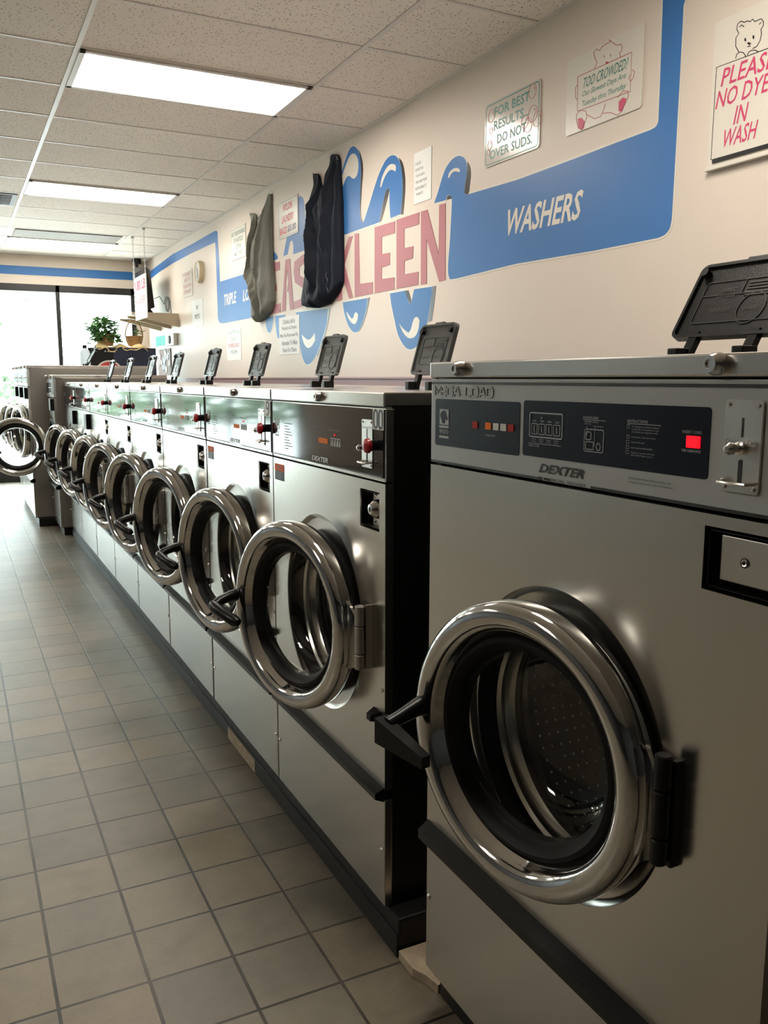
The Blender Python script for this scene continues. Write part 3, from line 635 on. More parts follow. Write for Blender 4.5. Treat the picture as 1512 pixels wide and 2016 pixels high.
def door(parent, h, R, u0, alpha, off, handle='round', hinge_z=(-0.065,0.09), n0=-0.022, lettered=False):
    """hinge axis at h; closed the door lies along +y and faces -x"""
    P = lambda pr: [(r, -n) for r, n in pr]
    c = (0, u0, 0); k = n0+0.022
    f = MB(); f.lathe(P([(R-.006,-.052+k),(R-.001,-.047+k),(R,-.040+k),(R,-.024+k),(R-.002,-.013+k),(R-.008,-.005+k),(R-.016,-.001+k),(R-.026,0.001+k),(R-.036,-.003+k),(R-.043,-.009+k),(R-.047,-.016+k),(R-.049,-.020+k),(R-.056,-.030+k),(R-.061,-.040+k),(R-.061,-.052+k),(R-.006,-.052+k)]), c, 'x', 96)
    # flared hinge strap
    y1 = u0-R+0.010
    f.hull([(x,y1,s*0.085) for x in (0.026,0.036) for s in (-1,1)]+[(x,0.004,s*0.060) for x in (0.006,0.012) for s in (-1,1)])
    d = f.build('door', M['chrome'], parent)
    d.location = Vector(h)-Vector(off); d.rotation_euler = (0,0,alpha)
    f = MB(); f.lathe(P([(R-.055,-.034+k),(R-.060,-.026+k),(R-.066,-.025+k),(R-.074,-.032+k),(R-.080,-.040+k),(R-.084,-.050+k),(R-.086,-.060+k),(R-.058,-.062+k),(R-.004,-.060+k),(R-.004,-.050+k)]), c, 'x', 96); f.build('door_gasket', M['rubber'], d)
    f = MB(); f.lathe(P([(R-.083,-.046+k),(R-.088,-.066+k),(R-.091,-.095+k),(R-.096,-.118+k),(R-.106,-.134+k),(R-.122,-.145+k),(.06,-.150+k),(0,-.151+k)]), c, 'x', 72); f.build('door_glass', M['door_glass'], d)
    f = MB()
    yo = u0+R-0.026
    if handle == 'round':
        f.tube([(0.012,yo+0.012,0.012),(-0.02,yo+0.010,0.012),(-0.052,yo+0.008,0.004),(-0.070,yo+0.004,-0.004)], [0.019,0.015,0.014,0.013], 14)
        f.tube([(-0.072,yo+0.012,0.000),(-0.075,yo-0.01,-0.008),(-0.070,yo-0.05,-0.020),(-0.062,yo-0.088,-0.030),(-0.058,yo-0.100,-0.032)], [0.010,0.017,0.0145,0.016,0.010], 14)
    else:
        f.tube([(0.006,yo,0.012),(-0.014,yo,0.010),(-0.048,yo,0.002),(-0.072,yo,-0.004)], [0.019,0.015,0.0125,0.013], 14)
        a = [(-0.090,yo+0.014,0.008),(-0.062,yo+0.014,0.008),(-0.090,yo+0.014,-0.036),(-0.064,yo+0.010,-0.034)]
        b = [(-0.080,yo-0.096,-0.026),(-0.062,yo-0.096,-0.026),(-0.080,yo-0.096,-0.046),(-0.062,yo-0.096,-0.046)]
        f.hull(a+b)
    f.build('handle', M['black'], d)
    f = MB(); z0, z1 = hinge_z; zz = [z0, z0+0.038, z1-0.05, z1]
    for a, b in zip(zz, zz[1:]): f.cyl((0.012,-0.003,0), 'z', 0.0115, a+0.001, b-0.001, 20, bev=0.002)
    f.build('hinge', M['steel_dark' if handle == 'round' else 'black'], d)
    return d

def lid(parent, loc, off, wd, ht, tilt, m='lid', mark='lid_mark', gap=0.024, rot=0.0):
    """open dispenser lid standing on the top; its underside faces the aisle"""
    f = MB(); hw = wd/2
    f.prism_x(rrect(-hw, hw, gap, gap+ht, 0.014), 0.0, 0.008)
    # rim lip round the edge
    ring = rrect(-hw+0.003, hw-0.003, gap+0.003, gap+ht-0.003, 0.012)
    f.stroke_x(ring, 0.006, -0.005, 0.004, True)
    f.box(-0.004, 0.010, -0.022, 0.022, gap+ht-0.002, gap+ht+0.006, 0.002)
    L = f.build('dispenser_lid', M[m], parent)
    L.location = Vector(loc)-Vector(off); L.rotation_euler = (0, tilt, rot)
    f = MB(); x0, x1 = -0.0015, 0.001; zt = gap+ht
    f.rect_line(-hw+0.030, hw-0.028, gap+0.030, zt-0.038, 0.0016, x0, x1, 0.006)
    f.stroke_x([(-hw+0.030, gap+ht*0.56),(hw-0.028, gap+ht*0.56)], 0.0016, x0, x1)
    f.stroke_x([(0.004, gap+ht*0.56),(0.004, zt-0.038)], 0.0014, x0, x1)
    el = [(-0.030+0.030*math.cos(a)*0.9, gap+ht*0.36+0.030*math.sin(a)) for a in [2*PI*i/28 for i in range(28)]]
    f.stroke_x(el, 0.0016, x0, x1, True)
    text_x(f, 'FABRIC', 0.050, 0.018, zt-0.060, zt-0.053, x0, 0.01); text_x(f, 'SOFTENER', 0.055, 0.014, zt-0.072, zt-0.065, x0, 0.01)
    text_x(f, 'DETERGENT', 0.055, 0.012, gap+ht*0.36-0.004, gap+ht*0.36+0.004, x0, 0.01); text_x(f, 'BLEACH', -0.016, -0.042, gap+ht*0.36-0.003, gap+ht*0.36+0.003, x0, 0.01)
    for i in range(5): f.stroke_x([(-0.004, zt-0.046-0.006*i),(-0.060+0.006*(i%3), zt-0.046-0.006*i)], 0.0026, x0, x1)
    f.build('embossed_marks', M[mark], L, smooth=False)
    for sy in (-1, 1):
        f = MB(); f.cyl((-0.006, sy*(hw-0.017), zt-0.020), 'x', 0.008, -0.006, 0.006, 16); f.build('lid_bumper', M['rubber'], L)
    for sy in (-1, 1):
        f = MB(); y = sy*wd*0.27
        f.hull([(a, y+b, c) for a in (-0.004,0.008) for b in (-0.009,0.009) for c in (0.004, gap+0.012)])
        f.build('hinge_arm', M['black'], L)
        f = MB(); f.box(-0.022,0.014,y-0.011+sy*0.006,y+0.011+sy*0.006,0,0.022,0.003); hb = f.build('hinge_block', M['black'], parent)
        hb.location = Vector(loc)-Vector(off); hb.rotation_euler = (0,0,rot)
    return L

def screws(f, pts, r=0.005, d=-0.003):
    for x, y, z in pts: f.lathe([(0,d),(r*0.6,d*0.9),(r,0.0005)], (x,y,z), 'x', 12)

def shade_liner(f, ly0, ly1, lz0, lz1, d):  # black sheets added over the steel recess walls, standing in for shade
    e = 0.0045
    f.box(0.004, d, ly0+e, ly0+e+0.001, lz0+e, lz1-e); f.box(0.004, d, ly1-e-0.001, ly1-e, lz0+e, lz1-e)
    f.box(0.004, d, ly0+e, ly1-e, lz0+e, lz0+e+0.001); f.box(0.004, d, ly0+e, ly1-e, lz1-e-0.001, lz1-e)
def screw_parts(par, off, name, pts, r, d):
    for p in pts:
        f = MB(); screws(f, [p], r, d); f.build(name, M['screw'], par, off)
def tubular_lock(f, x, y, z, r=0.014, d=0.016):
    f.lathe([(0,-d*0.86),(r*0.42,-d*0.86),(r*0.42,-d),(r*0.72,-d),(r,-d*0.45),(r,0.001)], (x,y,z), 'x', 20)

def coin_plate(parent, y0, y1, z0, z1, off, big=False):
    cy = (y0+y1)/2; h = z1-z0; ww = abs(y1-y0)
    f = MB(); f.prism_x(rrect(y0,y1,z0,z1,0.004), -0.004, 0.001); p = f.build('coin_plate', M['nickel'], parent, off)
    f = MB(); x = -0.0046
    f.stroke_x([(cy,z1-h*0.19),(cy,z1-h*0.40 if big else z1-h*0.48)], 0.0024, x, x+0.001); f.build('coin_slot', M['black_ink'], p, off, smooth=False); f = MB(); f.prism_x(rrect(cy-0.0028,cy+0.0028,z0+h*0.10,z0+h*0.36,0.0027), x, x+0.001)
    f.build('return_slot', M['black_ink'], p, off, smooth=False)
    f = MB(); zt = z1-h*0.47 if big else z1-h*0.18
    text_x(f, 'Quarters Only', max(y0,y1)-0.003, min(y0,y1)+0.003, zt-h*0.02, zt+h*0.045, -0.0046, 0.005); f.build('engraved_words', M['grey_ink'], p, off, smooth=False)
    f = MB(); zk = z0+h*0.485 if big else z0+h*0.42
    f.lathe([(0,-0.030),(0.004,-0.029),(0.0072,-0.025),(0.0072,-0.020),(0.005,-0.018),(0.005,-0.010),(0.0078,-0.009),(0.0078,-0.003)], (0,cy,zk), 'x', 18)
    f.build('coin_return_knob', M['screw'], p, off)
    f = MB(); zl = z0+h*0.12
    f.tube([(-0.004,cy+ww*0.48,zl),(-0.018,cy+ww*0.36,zl-0.001),(-0.022,cy,zl-0.001),(-0.018,cy-ww*0.36,zl-0.001),(-0.004,cy-ww*0.48,zl)], 0.0022, 8); f.build('coin_cup_lip', M['screw'], p, off)
    e = 0.0058; screw_parts(p, off, 'screw', [(-0.004,y,z) for y in (y0+e if y0<y1 else y0-e, y1-e if y0<y1 else y1+e) for z in (z0+e,z1-e)], 0.0034, -0.0022)
    return p

def horse_mark(f, yl, yr, zb, zt, x):
    """generic horse head in a square frame"""
    pts = [(0.30,0.06),(0.24,0.30),(0.10,0.52),(0.08,0.70),(0.20,0.86),(0.40,0.96),(0.58,1.00),(0.62,0.93),(0.72,0.86),(0.80,0.62),(0.92,0.44),(0.90,0.34),(0.80,0.30),(0.66,0.44),(0.56,0.46),(0.60,0.26),(0.62,0.06)]
    f.prism_x([(yl+(yr-yl)*a, zb+(zt-zb)*b) for a, b in pts], x, x+0.0006)

def carcass(name_parts, w, zb, zt, depth, off, par, side):
    f = MB()
    f.box(0.02, depth, 0, 0.004, zb, zt-0.028); f.box(0.02, depth, w-0.004, w, zb, zt-0.028); f.box(depth-0.004, depth, 0, w, zb, zt-0.028)
    f.box(0.02, depth, 0, w, zb, zb+0.006); f.box(0.016, 0.03, 0, w, zt-0.035, zt-0.028)
    f.build('cabinet', M[side], par, off, smooth=False)

def inner_drum(par, cy, cz, off, r=0.185):
    f = MB(); f.lathe([(0.216,0.0122),(0.214,-0.004),(0.208,-0.007),(0.203,0.000),(0.199,-0.004),(0.195,0.002),(0.191,0.010),(0.191,0.020),(0.215,0.022)], (0,cy,cz), 'x', 72); f.build('boot_seal', M['rubber'], par, off)
    f = MB(); f.lathe([(0.205,0.022),(0.194,0.024),(0.189,0.030),(0.191,0.038),(0.197,0.044),(0.195,0.052),(0.188,0.060),(0.187,0.070),(0.193,0.080),(0.206,0.088),(0.222,0.093),(0.231,0.104),(0.232,0.120)], (0,cy,cz), 'x', 96); d = f.build('drum', M['drum'], par, off)
    f = MB(); f.lathe([(0.232,0.119),(0.232,0.425),(0.222,0.445),(0.205,0.455)], (0,0,0), 'x', 96); pw = f.build('perforated_wall', M['perf'], d); pw.location = (-off[0], cy-off[1], cz-off[2])
    f = MB(); f.lathe([(0.210,0.453),(0.05,0.452),(0,0.446)], (0,cy,cz), 'x', 72); f.build('drum_back', M['steel_dark'], d, off)
    for k in range(3):
        f = MB(); a = 0.5+2*PI*k/3; c, s = math.cos(a), math.sin(a)
        f.hull([(x, cy+c*rr-s*t, cz+s*rr+c*t) for x in (0.13,0.42) for rr, t in ((0.231,0.035),(0.231,-0.035),(0.185,0.012),(0.185,-0.012))])
        f.build('drum_lifter', M['drum'], d, off)

# ---------------------------------------------------------------- small washers of the long row
WX = 0.835
def small_washer():
    w, zb, zt, depth = 0.738, 0.096, 1.309, 0.90
    off = (0.40, w/2, zb)
    t = empty('front_load_washer', (WX+off[0], 0, zb))
    carcass(t, w, zb, zt, depth, off, t, 'side_black')
    f = MB(); f.box(-0.004, depth, 0, w, zt-0.031, zt, 0.003); cap = f.build('top_cap', M['steel_cap'], t, off)
    f = MB(); tubular_lock(f, -0.004, 0.365, 1.2935, 0.0125, 0.014); f.build('cap_lock', M['screw'], cap, off)
    f = MB(); f.box(0.0, 0.024, 0, w, 1.113, 1.2745, 0.0025); pf = f.build('control_panel', M['steel_cap'], t, off)
    f = MB(); f.box(-0.0022, 0.002, 0.006, w-0.006, 1.121, 1.2725, 0.001); f.build('panel_face', M['panel_glass'], pf, off)
    f = MB(); x = -0.0030
    text_x(f, 'DEXTER', 0.422, 0.314, 1.128, 1.1405, x, 0.03, 0.5); f.build('badge_letters', M['white_ink'], pf, off, smooth=False); f = MB()
    for y in (0.246+0.0155*i for i in range(4)): f.rect_line(y-0.0066, y+0.0066, 1.1745, 1.1925, 0.0022, x, x+0.0006)
    for i in range(4): f.prism_x([(0.241+0.0155*i,1.176),(0.247+0.0155*i,1.176),(0.246+0.0155*i,1.190)], x, x+0.0006)
    f.build('cycle_switches', M['white_ink'], pf, off, smooth=False); f = MB()
    horse_mark(f, 0.708, 0.682, 1.197, 1.222, x); f.rect_line(0.712, 0.678, 1.195, 1.224, 0.0016, x, x+0.0006)
    f.build('emblem_print', M['white_ink'], pf, off, smooth=False)
    f = MB()
    for i in range(10): f.stroke_x([(0.632, 1.214-0.0078*i),(0.572+0.01*((i*7)%4), 1.214-0.0078*i)], 0.0020, x, x+0.0006)
    text_x(f, 'COMMERCIAL WASHER', 0.428, 0.306, 1.1225, 1.1262, x, 0.0, 0.0); text_x(f, 'DEXTER', 0.712, 0.680, 1.183, 1.189, x, 0.01); text_x(f, '400', 0.712, 0.680, 1.174, 1.180, x, 0.01)
    text_x(f, 'WASH CYCLE', 0.31, 0.24, 1.2105, 1.2150, x); text_x(f, 'MODE LIGHTS', 0.40, 0.35, 1.2150, 1.2190, x); text_x(f, 'PUSH TO STOP', 0.052, 0.014, 1.148, 1.152, x)
    f.stroke_x([(0.725,1.1235),(0.435,1.1235)], 0.0022, x, x+0.0006); f.stroke_x([(0.300,1.1235),(0.015,1.1235)], 0.0022, x, x+0.0006)
    f.build('grey_print', M['dim_ink'], pf, off, smooth=False)
    f = MB(); f.prism_x(rrect(0.318,0.378,1.1765,1.1895,0.001), x, x+0.0006); f.build('amber_display', M['amber'], pf, off, smooth=False)
    f = MB(); f.lathe([(0,-0.002),(0.0024,-0.001),(0.003,0.0)], (x,0.272,1.2015), 'x', 10); f.build('pilot_lamp', M['red_lamp'], pf, off)
    coin_plate(pf, 0.058, 0.113, 1.1385, 1.2475, off)
    f = MB(); f.lathe([(0,-0.0335),(0.010,-0.033),(0.0155,-0.029),(0.017,-0.022),(0.0135,-0.018),(0.0115,-0.0165)], (0,0.040,1.192), 'x', 24); b = f.build('push_button', M['red_btn'], pf, off)
    f = MB(); f.cyl((0,0.040,1.192), 'x', 0.0115, -0.017, 0.0, 20); f.build('button_stem', M['black'], pf, off)
    f = MB(); f.prism_x(rrect(0.003,0.057,1.227,1.2735,0.001), -0.0034, -0.002); st = f.build('number_sticker', M['paper'], pf, off, smooth=False)
    f = MB()
    for y in (0.042, 0.017): f.rect_line(y-0.0085, y+0.0085, 1.2310, 1.2695, 0.0055, -0.0040, -0.0032, 0.008)
    f.build('sticker_digits', M['black_ink'], st, off, smooth=False)
    f = MB(); front_panel(f, w, 0.392, 1.109, (0.377, 0.731, 0.257), (0.030, 0.132, 0.998, 1.087)); fp = f.build('front_panel', M['steel'], t, off)
    f = MB(); f.box(0.029, 0.033, 0.030, 0.132, 0.998, 1.087); shade_liner(f, 0.030, 0.132, 0.998, 1.087, 0.03); f.build('lock_recess_back', M['rubber'], fp, off)
    f = MB(); f.box(0.018, 0.030, 0.032, 0.098, 1.002, 1.083, 0.002); lp = f.build('lock_plate', M['nickel'], fp, off)
    f = MB(); f.lathe([(0,-0.012),(0.006,-0.012),(0.006,-0.017),(0.012,-0.016),(0.019,-0.008),(0.023,0.004),(0.024,0.02)], (0.008,0.061,1.046), 'x', 28); f.build('lock_cylinder', M['screw'], lp, off); screw_parts(lp, off, 'lock_screw', [(0.018,0.084,1.074),(0.018,0.086,1.014)], 0.0045, -0.003)
    f = MB(); f.cyl((0,0.061,1.046), 'x', 0.0058, -0.0085, -0.003, 14); f.build('key_hole', M['black_ink'], lp, off)
    f = MB(); f.prism_x([(0.648,1.046),(0.724,1.046),(0.724,1.093),(0.648,1.093)], -0.0008, 0.0); ds = f.build('warning_sticker', M['black_ink'], fp, off, smooth=False)
    f = MB(); f.prism_x([(0.648,1.073),(0.724,1.073),(0.724,1.093),(0.648,1.093)], -0.0013, -0.0006); f.build('orange_heading', M['orange'], ds, off, smooth=False)
    f = MB()
    for i in range(4): f.stroke_x([(0.714,1.068-0.0055*i),(0.664+0.006*(i%2),1.068-0.0055*i)], 0.0014, -0.0013, -0.0006)
    text_x(f, 'WARNING', 0.706, 0.664, 1.079, 1.087, -0.0016); f.build('sticker_words', M['grey_ink'], ds, off, smooth=False)
    f = MB(); f.hull([(-0.022,y,z) for y in (0.006,0.732) for z in (0.372,0.386)]+[(0.002,y,z) for y in (0.004,0.734) for z in (0.362,0.398)]); f.build('kick_bar', M['black'], t, off)
    f = MB(); f.box(0.0, 0.02, 0, w, zb+0.004, 0.368, 0.002); lo = f.build('lower_panel', M['steel'], t, off)
    screw_parts(t, off, 'panel_screw', [(0,0.014,0.632),(0,0.014,0.237),(0,w-0.012,0.232)], 0.0065, -0.004)
    f = MB(); f.hull([(0.0,y,z) for y in (0.022,0.058) for z in (0.552,0.578)]+[(-0.024,y,z) for y in (0.028,0.048) for z in (0.556,0.570)]); f.build('door_stop', M['rubber'], t, off)
    inner_drum(t, 0.377, 0.731, off)
    f = MB(); f.box(-0.016, 0.008, 0.066, 0.074, 0.668, 0.822, 0.002); f.build('hinge_plate', M['steel_dark'], t, off)
    door(t, (-0.040, 0.077, 0.731), 0.246, 0.300, 0.245, off, 'round')
    lid(t, (1.150-WX, 0.397, zt), off, 0.186, 0.142, math.radians(16), gap=0.042)
    return t, w
proto, SW = small_washer()
ys = [1.663, 2.409, 3.163, 3.917, 4.669, 5.420, 6.180, 6.938]
al = [0.245, 0.22, 0.26, 0.27, 0.285, 0.245, 0.28, 0.30]
lidy = [0.0, -0.03, 0.0, -0.015, 0.005, -0.02, 0.01, 0.06]
lb = ['stainless washer with 00 sticker and red button, nearest of the long row',
      'stainless washer numbered 9, right behind the one with the 00 sticker',
      'third washer of the low row, counting the one with the 00 sticker first',
      'fourth washer of the low row, counting the one with the 00 sticker first',
      'fifth washer of the low row, counting the one with the 00 sticker first',
      'sixth washer of the low row, counting the one with the 00 sticker first',
      'second last of the low washers, with a black box over its lock',
      'furthest low washer, black lock box, beside the taller taupe sided machine']
row = []
for i in range(8):
    skip = set()
    if i > 1: skip |= {'number_sticker', 'warning_sticker'}
    o = proto if i == 0 else copy_tree(proto, None, skip)
    o.location.y = ys[i]+SW/2; tag(o, lb[i], 'washing machine', 'row of low stainless washers')
    for c in o.children:
        k = c.name.split('.')[0]
        if k == 'door': c.rotation_euler.z = al[i]
        if k in ('dispenser_lid', 'hinge_block'): c.location.y += lidy[i]
        if i == 1 and k == 'control_panel':
            for s in c.children:
                if s.name.startswith('number_sticker'):
                    for q in s.children: bpy.data.objects.remove(q)
                    f = MB(); f.rect_line(0.0075+0.010, 0.0075+0.032, 1.250, 1.2695, 0.0055, -0.0040, -0.0032, 0.008); f.stroke_x([(0.0195,1.257),(0.0195,1.238),(0.024,1.2325),(0.038,1.2325)], 0.0055, -0.0040, -0.0032)
                    f.build('sticker_digits', M['black_ink'], s, (0.40, SW/2, 0.096), smooth=False)
    if i in (6, 7):
        f = MB(); f.box(-0.028, 0.004, 0.024, 0.140, 0.99, 1.095, 0.004); f.build('lock_cover', M['black'], o, (0.40, SW/2, 0.096))
    row.append(o)

# ---------------------------------------------------------------- big washers
def big_washer(x, y, w, zb, zt, dz, R, bez, alpha, label, cat, group, detail, side, dcy=None, depth=0.98, lidpos=None):
    off = (0.45, w/2, zb); dz_ = dz
    t = empty('front_load_washer', (x+off[0], y+w/2, zb), label, cat, group)
    k = zt-1.369
    carcass(t, w, zb, zt, depth, off, t, side)
    cy = dcy if dcy is not None else w/2
    f = MB(); f.box(-0.004, depth, 0, w, zt-0.028, zt, 0.003); cap = f.build('top_cap', M['steel_cap'], t, off)
    for q in (0.119, 0.699):
        f = MB(); tubular_lock(f, -0.004, q*w/0.814, zt-0.013, 0.014, 0.018); f.build('cap_lock', M['screw'], cap, off)
    f = MB(); f.box(0.0, 0.024, 0, w, 1.180+k, 1.338+k, 0.002); pf = f.build('control_panel', M['panel_grey'], t, off)
    s = w/0.814
    f = MB(); x0, x1 = -0.0012, 0.0005
    f.prism_x(rrect(0.523*s,0.796*s,1.214+k,1.301+k,0.005), x0, x1); f.prism_x(rrect(0.130*s,0.513*s,1.2165+k,1.3045+k,0.005), x0, x1); f.build('dark_window', M['navy_film'], pf, off, smooth=False)
    f = MB(); f.stroke_x([(0.003,1.3305+k),(w-0.003,1.3305+k)], 0.0042, x0, x1)
    f.stroke_x([(w-0.003,1.1825+k),(w-0.352*s,1.1825+k)], 0.0042, x0, x1); f.stroke_x([(0.003,1.1825+k),(w-0.470*s,1.1825+k)], 0.0042, x0, x1)
    if detail:
        Y = lambda wy: wy-y           # world y of a feature to panel y
        text_x(f, 'DEXTER', Y(1.088), Y(0.979), 1.1930, 1.2070, x0, 0.03, 0.55)
        f.build('black_print', M['black_ink'], pf, off, smooth=False)
        f = MB(); text_x(f, 'COMMERCIAL WASHER', Y(1.0945), Y(0.977), 1.1812, 1.1862, x0, 0.005, 0.0, 1.1); f.build('small_words', M['black_ink'], pf, off, smooth=False); f = MB()
        text_x(f, 'Door locks when machine starts, and', Y(0.889), Y(0.812), 1.2030, 1.2066, x0); text_x(f, 'remains locked until cycle is completed.', Y(0.889), Y(0.808), 1.1975, 1.2011, x0)
        f.build('small_print', M['black_ink'], pf, off, smooth=False)
        # outlined model lettering
        f = MB()
        yy = Y(1.4215); H = 0.0155; z0 = 1.3075; W_ = 0.0195
        def letter(q, strokes):
            nonlocal yy
            for st in strokes: f.stroke_x([(yy-q*a, z0+H*b) for a, b in st], 0.0044, x0-0.0001, x1)
            yy -= q+0.0042
        letter(W_*1.05, [[(0,0),(0,1),(0.5,0.35),(1,1),(1,0)]]); E_ = [[(1,1),(0,1),(0,0),(1,0)],[(0,.5),(0.9,.5)]]; letter(W_*.85, E_)
        letter(W_, [[(1,0.85),(0.85,1),(0.1,1),(0,0.85),(0,0.15),(0.1,0),(0.9,0),(1,0.15),(1,0.45),(0.55,0.45)]]); A_ = [[(0,0),(0.42,1),(0.58,1),(1,0)],[(0.2,0.3),(0.8,0.3)]]; letter(W_, A_)
        yy -= 0.016
        letter(W_*.85, [[(0,1),(0,0),(1,0)]]); O_ = [[(0.15,0),(0,0.15),(0,0.85),(0.15,1),(0.85,1),(1,0.85),(1,0.15),(0.85,0),(0.15,0)]]; letter(W_, O_); letter(W_, A_); letter(W_*.95, [[(0,0),(0,1),(0.8,1),(1,0.8),(1,0.2),(0.8,0),(0,0)]])
        lt = f.build('outlined_word', M['black_ink'], pf, off, smooth=False)
        f = MB(); yy = Y(1.4215)
        def letter(q, strokes):
            nonlocal yy
            for st in strokes: f.stroke_x([(yy-q*a, z0+H*b) for a, b in st], 0.0032, x0-0.0004, x1)
            yy -= q+0.0042
        letter(W_*1.05, [[(0,0),(0,1),(0.5,0.35),(1,1),(1,0)]]); letter(W_*.85, E_)
        letter(W_, [[(1,0.85),(0.85,1),(0.1,1),(0,0.85),(0,0.15),(0.1,0),(0.9,0),(1,0.15),(1,0.45),(0.55,0.45)]]); letter(W_, A_)
        yy -= 0.016
        letter(W_*.85, [[(0,1),(0,0),(1,0)]]); letter(W_, O_); letter(W_, A_); letter(W_*.95, [[(0,0),(0,1),(0.8,1),(1,0.8),(1,0.2),(0.8,0),(0,0)]])
        f.build('word_fill', M['panel_grey'], pf, off, smooth=False)
        x0 = -0.0018; f = MB()
        f.prism_x([(Y(1.402),1.2535),(Y(1.369),1.2535),(Y(1.369),1.2822),(Y(1.402),1.2822)], x0, x0+0.0006); f.stroke_x([(Y(1.403),1.2495),(Y(1.369),1.2495)], 0.004, x0, x0+.0006); f.stroke_x([(Y(1.403),1.2305),(Y(1.369),1.2305)], 0.0042, x0, x0+.0006)
        text_x(f, '900', Y(1.4025), Y(1.3695), 1.2365, 1.2450, x0, 0.0, 0.0, 1.05)
        f.build('emblem_print', M['pale_ink'], pf, off, smooth=False); f = MB()
        f.rect_line(Y(1.118), Y(1.036), 1.248, 1.2855, 0.0018, x0, x0+.0006, 0.003)
        for i in range(4): 
            a = Y(1.113)-0.0188*i; f.rect_line(a, a-0.0150, 1.2525, 1.2685, 0.0010, x0, x0+.0006, 0.001); f.stroke_x([(a-0.0075,1.2555),(a-0.0068,1.2655)], 0.0016, x0, x0+.0006)
            text_x(f, ('HOT','WARM','WARM','COLD')[i], a-0.003, a-0.0125, 1.2712, 1.2742, x0); text_x(f, ('Heavy','Normal','Permanent','Wash')[i], a-0.002, a-0.0125, 1.2432, 1.2456, x0); text_x(f, ('Duty','Wash','Press','Delicate')[i], a-0.002, a-0.0125, 1.2398, 1.2420, x0)
        f.lathe([(0,-0.0008),(0.0015,-0.0004),(0.0018,0.0003)], (x0,Y(1.087),1.2782), 'x', 8)
        f.stroke_x([(Y(1.1195),1.2375),(Y(1.038),1.2375)], 0.0008, x0, x0+.0006); text_x(f, 'WASH CYCLE', Y(1.1195), Y(1.092), 1.2322, 1.2358, x0)
        f.build('cycle_switches', M['pale_ink'], pf, off, smooth=False); f = MB()
        text_x(f, 'MODE LIGHTS', Y(1.243), Y(1.214), 1.2408, 1.2440, x0)
        f.build('mode_words', M['pale_ink'], pf, off, smooth=False); f = MB()
        text_x(f, 'DISPENSER', Y(0.988), Y(0.955), 1.2812, 1.2848, x0); f.stroke_x([(Y(0.988),1.2798),(Y(0.940),1.2798)], 0.0007, x0, x0+.0006)
        text_x(f, 'Add fabric softener', Y(0.985), Y(0.954), 1.2762, 1.2786, x0); text_x(f, 'Optional', Y(0.985), Y(0.971), 1.2728, 1.2752, x0); text_x(f, 'Add detergent', Y(0.966), Y(0.944), 1.2700, 1.2724, x0)
        f.rect_line(Y(0.984), Y(0.943), 1.2345, 1.2665, 0.0011, x0, x0+.0006, 0.003); f.rect_line(Y(0.981), Y(0.970), 1.2515, 1.2625, 0.0011, x0, x0+.0006, 0.002); f.rect_line(Y(0.981), Y(0.964), 1.2375, 1.2485, 0.0011, x0, x0+.0006, 0.002)
        f.stroke_x([(Y(0.9535)+0.0042*math.cos(a), 1.2425+0.0052*math.sin(a)) for a in [2*PI*i/18 for i in range(18)]], 0.0011, x0, x0+.0006, True)
        f.stroke_x([(Y(0.979),1.2705),(Y(0.979),1.2570)], 0.0009, x0, x0+.0006); f.stroke_x([(Y(0.962),1.2695),(Y(0.962),1.2430),(Y(0.966),1.2430)], 0.0009, x0, x0+.0006)
        f.build('dispenser_diagram', M['pale_ink'], pf, off, smooth=False); f = MB()
        text_x(f, 'INSTRUCTIONS', Y(0.896), Y(0.858), 1.2800, 1.2840, x0, 0.003); f.stroke_x([(Y(0.896),1.2785),(Y(0.834),1.2785)], 0.0008, x0, x0+.0006)
        ins = [('Put detergent and fabric softener,',1.2745,.887,.836),('if required, into dispenser on top',1.2710,.887,.837),('of machine (see diagram at left).',1.2675,.887,.838),('Load clothes, close door firmly.',1.2605,.887,.842),('Select wash cycle.',1.2535,.887,.861),('Insert coins to start machine.',1.2465,.887,.846),('If bleach is required, add when',1.2395,.887,.843),('ADD BLEACH light comes on.',1.2360,.887,.845)]
        for s_, z_, a, b in ins: text_x(f, s_, Y(a), Y(b), z_-0.0012, z_+0.0014, x0)
        for z_ in (1.2745,1.2605,1.2535,1.2465,1.2395): f.rect_line(Y(0.8965), Y(0.8915), z_-0.0020, z_+0.0022, 0.0007, x0, x0+.0006)
        f.build('instruction_print', M['pale_ink'], pf, off, smooth=False); f = MB()
        text_x(f, 'INSERT COINS', Y(0.796), Y(0.765), 1.2712, 1.2750, x0, 0.003); text_x(f, 'TIME REMAINING', Y(0.797), Y(0.765), 1.2478, 1.2515, x0, 0.003)
        f.build('display_words', M['pale_ink'], pf, off, smooth=False)
        f = MB(); horse_mark(f, Y(1.4005), Y(1.3705), 1.2545, 1.2805, x0-0.0008); f.build('horse_emblem', M['navy_film'], pf, off, smooth=False)
        for a, b, mm in ((1.287,1.270,'red_dim'),(1.2455,1.2285,'amber'),(1.2215,1.2045,'white_lens'),(1.1995,1.1825,'white_lens'),(1.178,1.161,'red_dim')):
            f = MB(); f.prism_x(rrect(Y(a),Y(b),1.2522,1.2640,0.0008), x0-0.0006, x0+0.0006); f.build('mode_lamp', M[mm], pf, off, smooth=False)
        f = MB(); f.prism_x(rrect(Y(0.789),Y(0.7665),1.2535,1.2685,0.001), x0-0.0006, x0+0.0006); f.build('red_display', M['red_lamp'], pf, off, smooth=False)
        coin_plate(pf, Y(0.729), Y(0.676), 1.2065, 1.3145, off, True)
    else:
        f.build('black_print', M['black_ink'], pf, off, smooth=False)
        coin_plate(pf, 0.05, 0.103, 1.2065+k, 1.3145+k, off, True)
    zt2 = 1.175+k; lz1 = zt2-0.015; lz0 = lz1-0.080
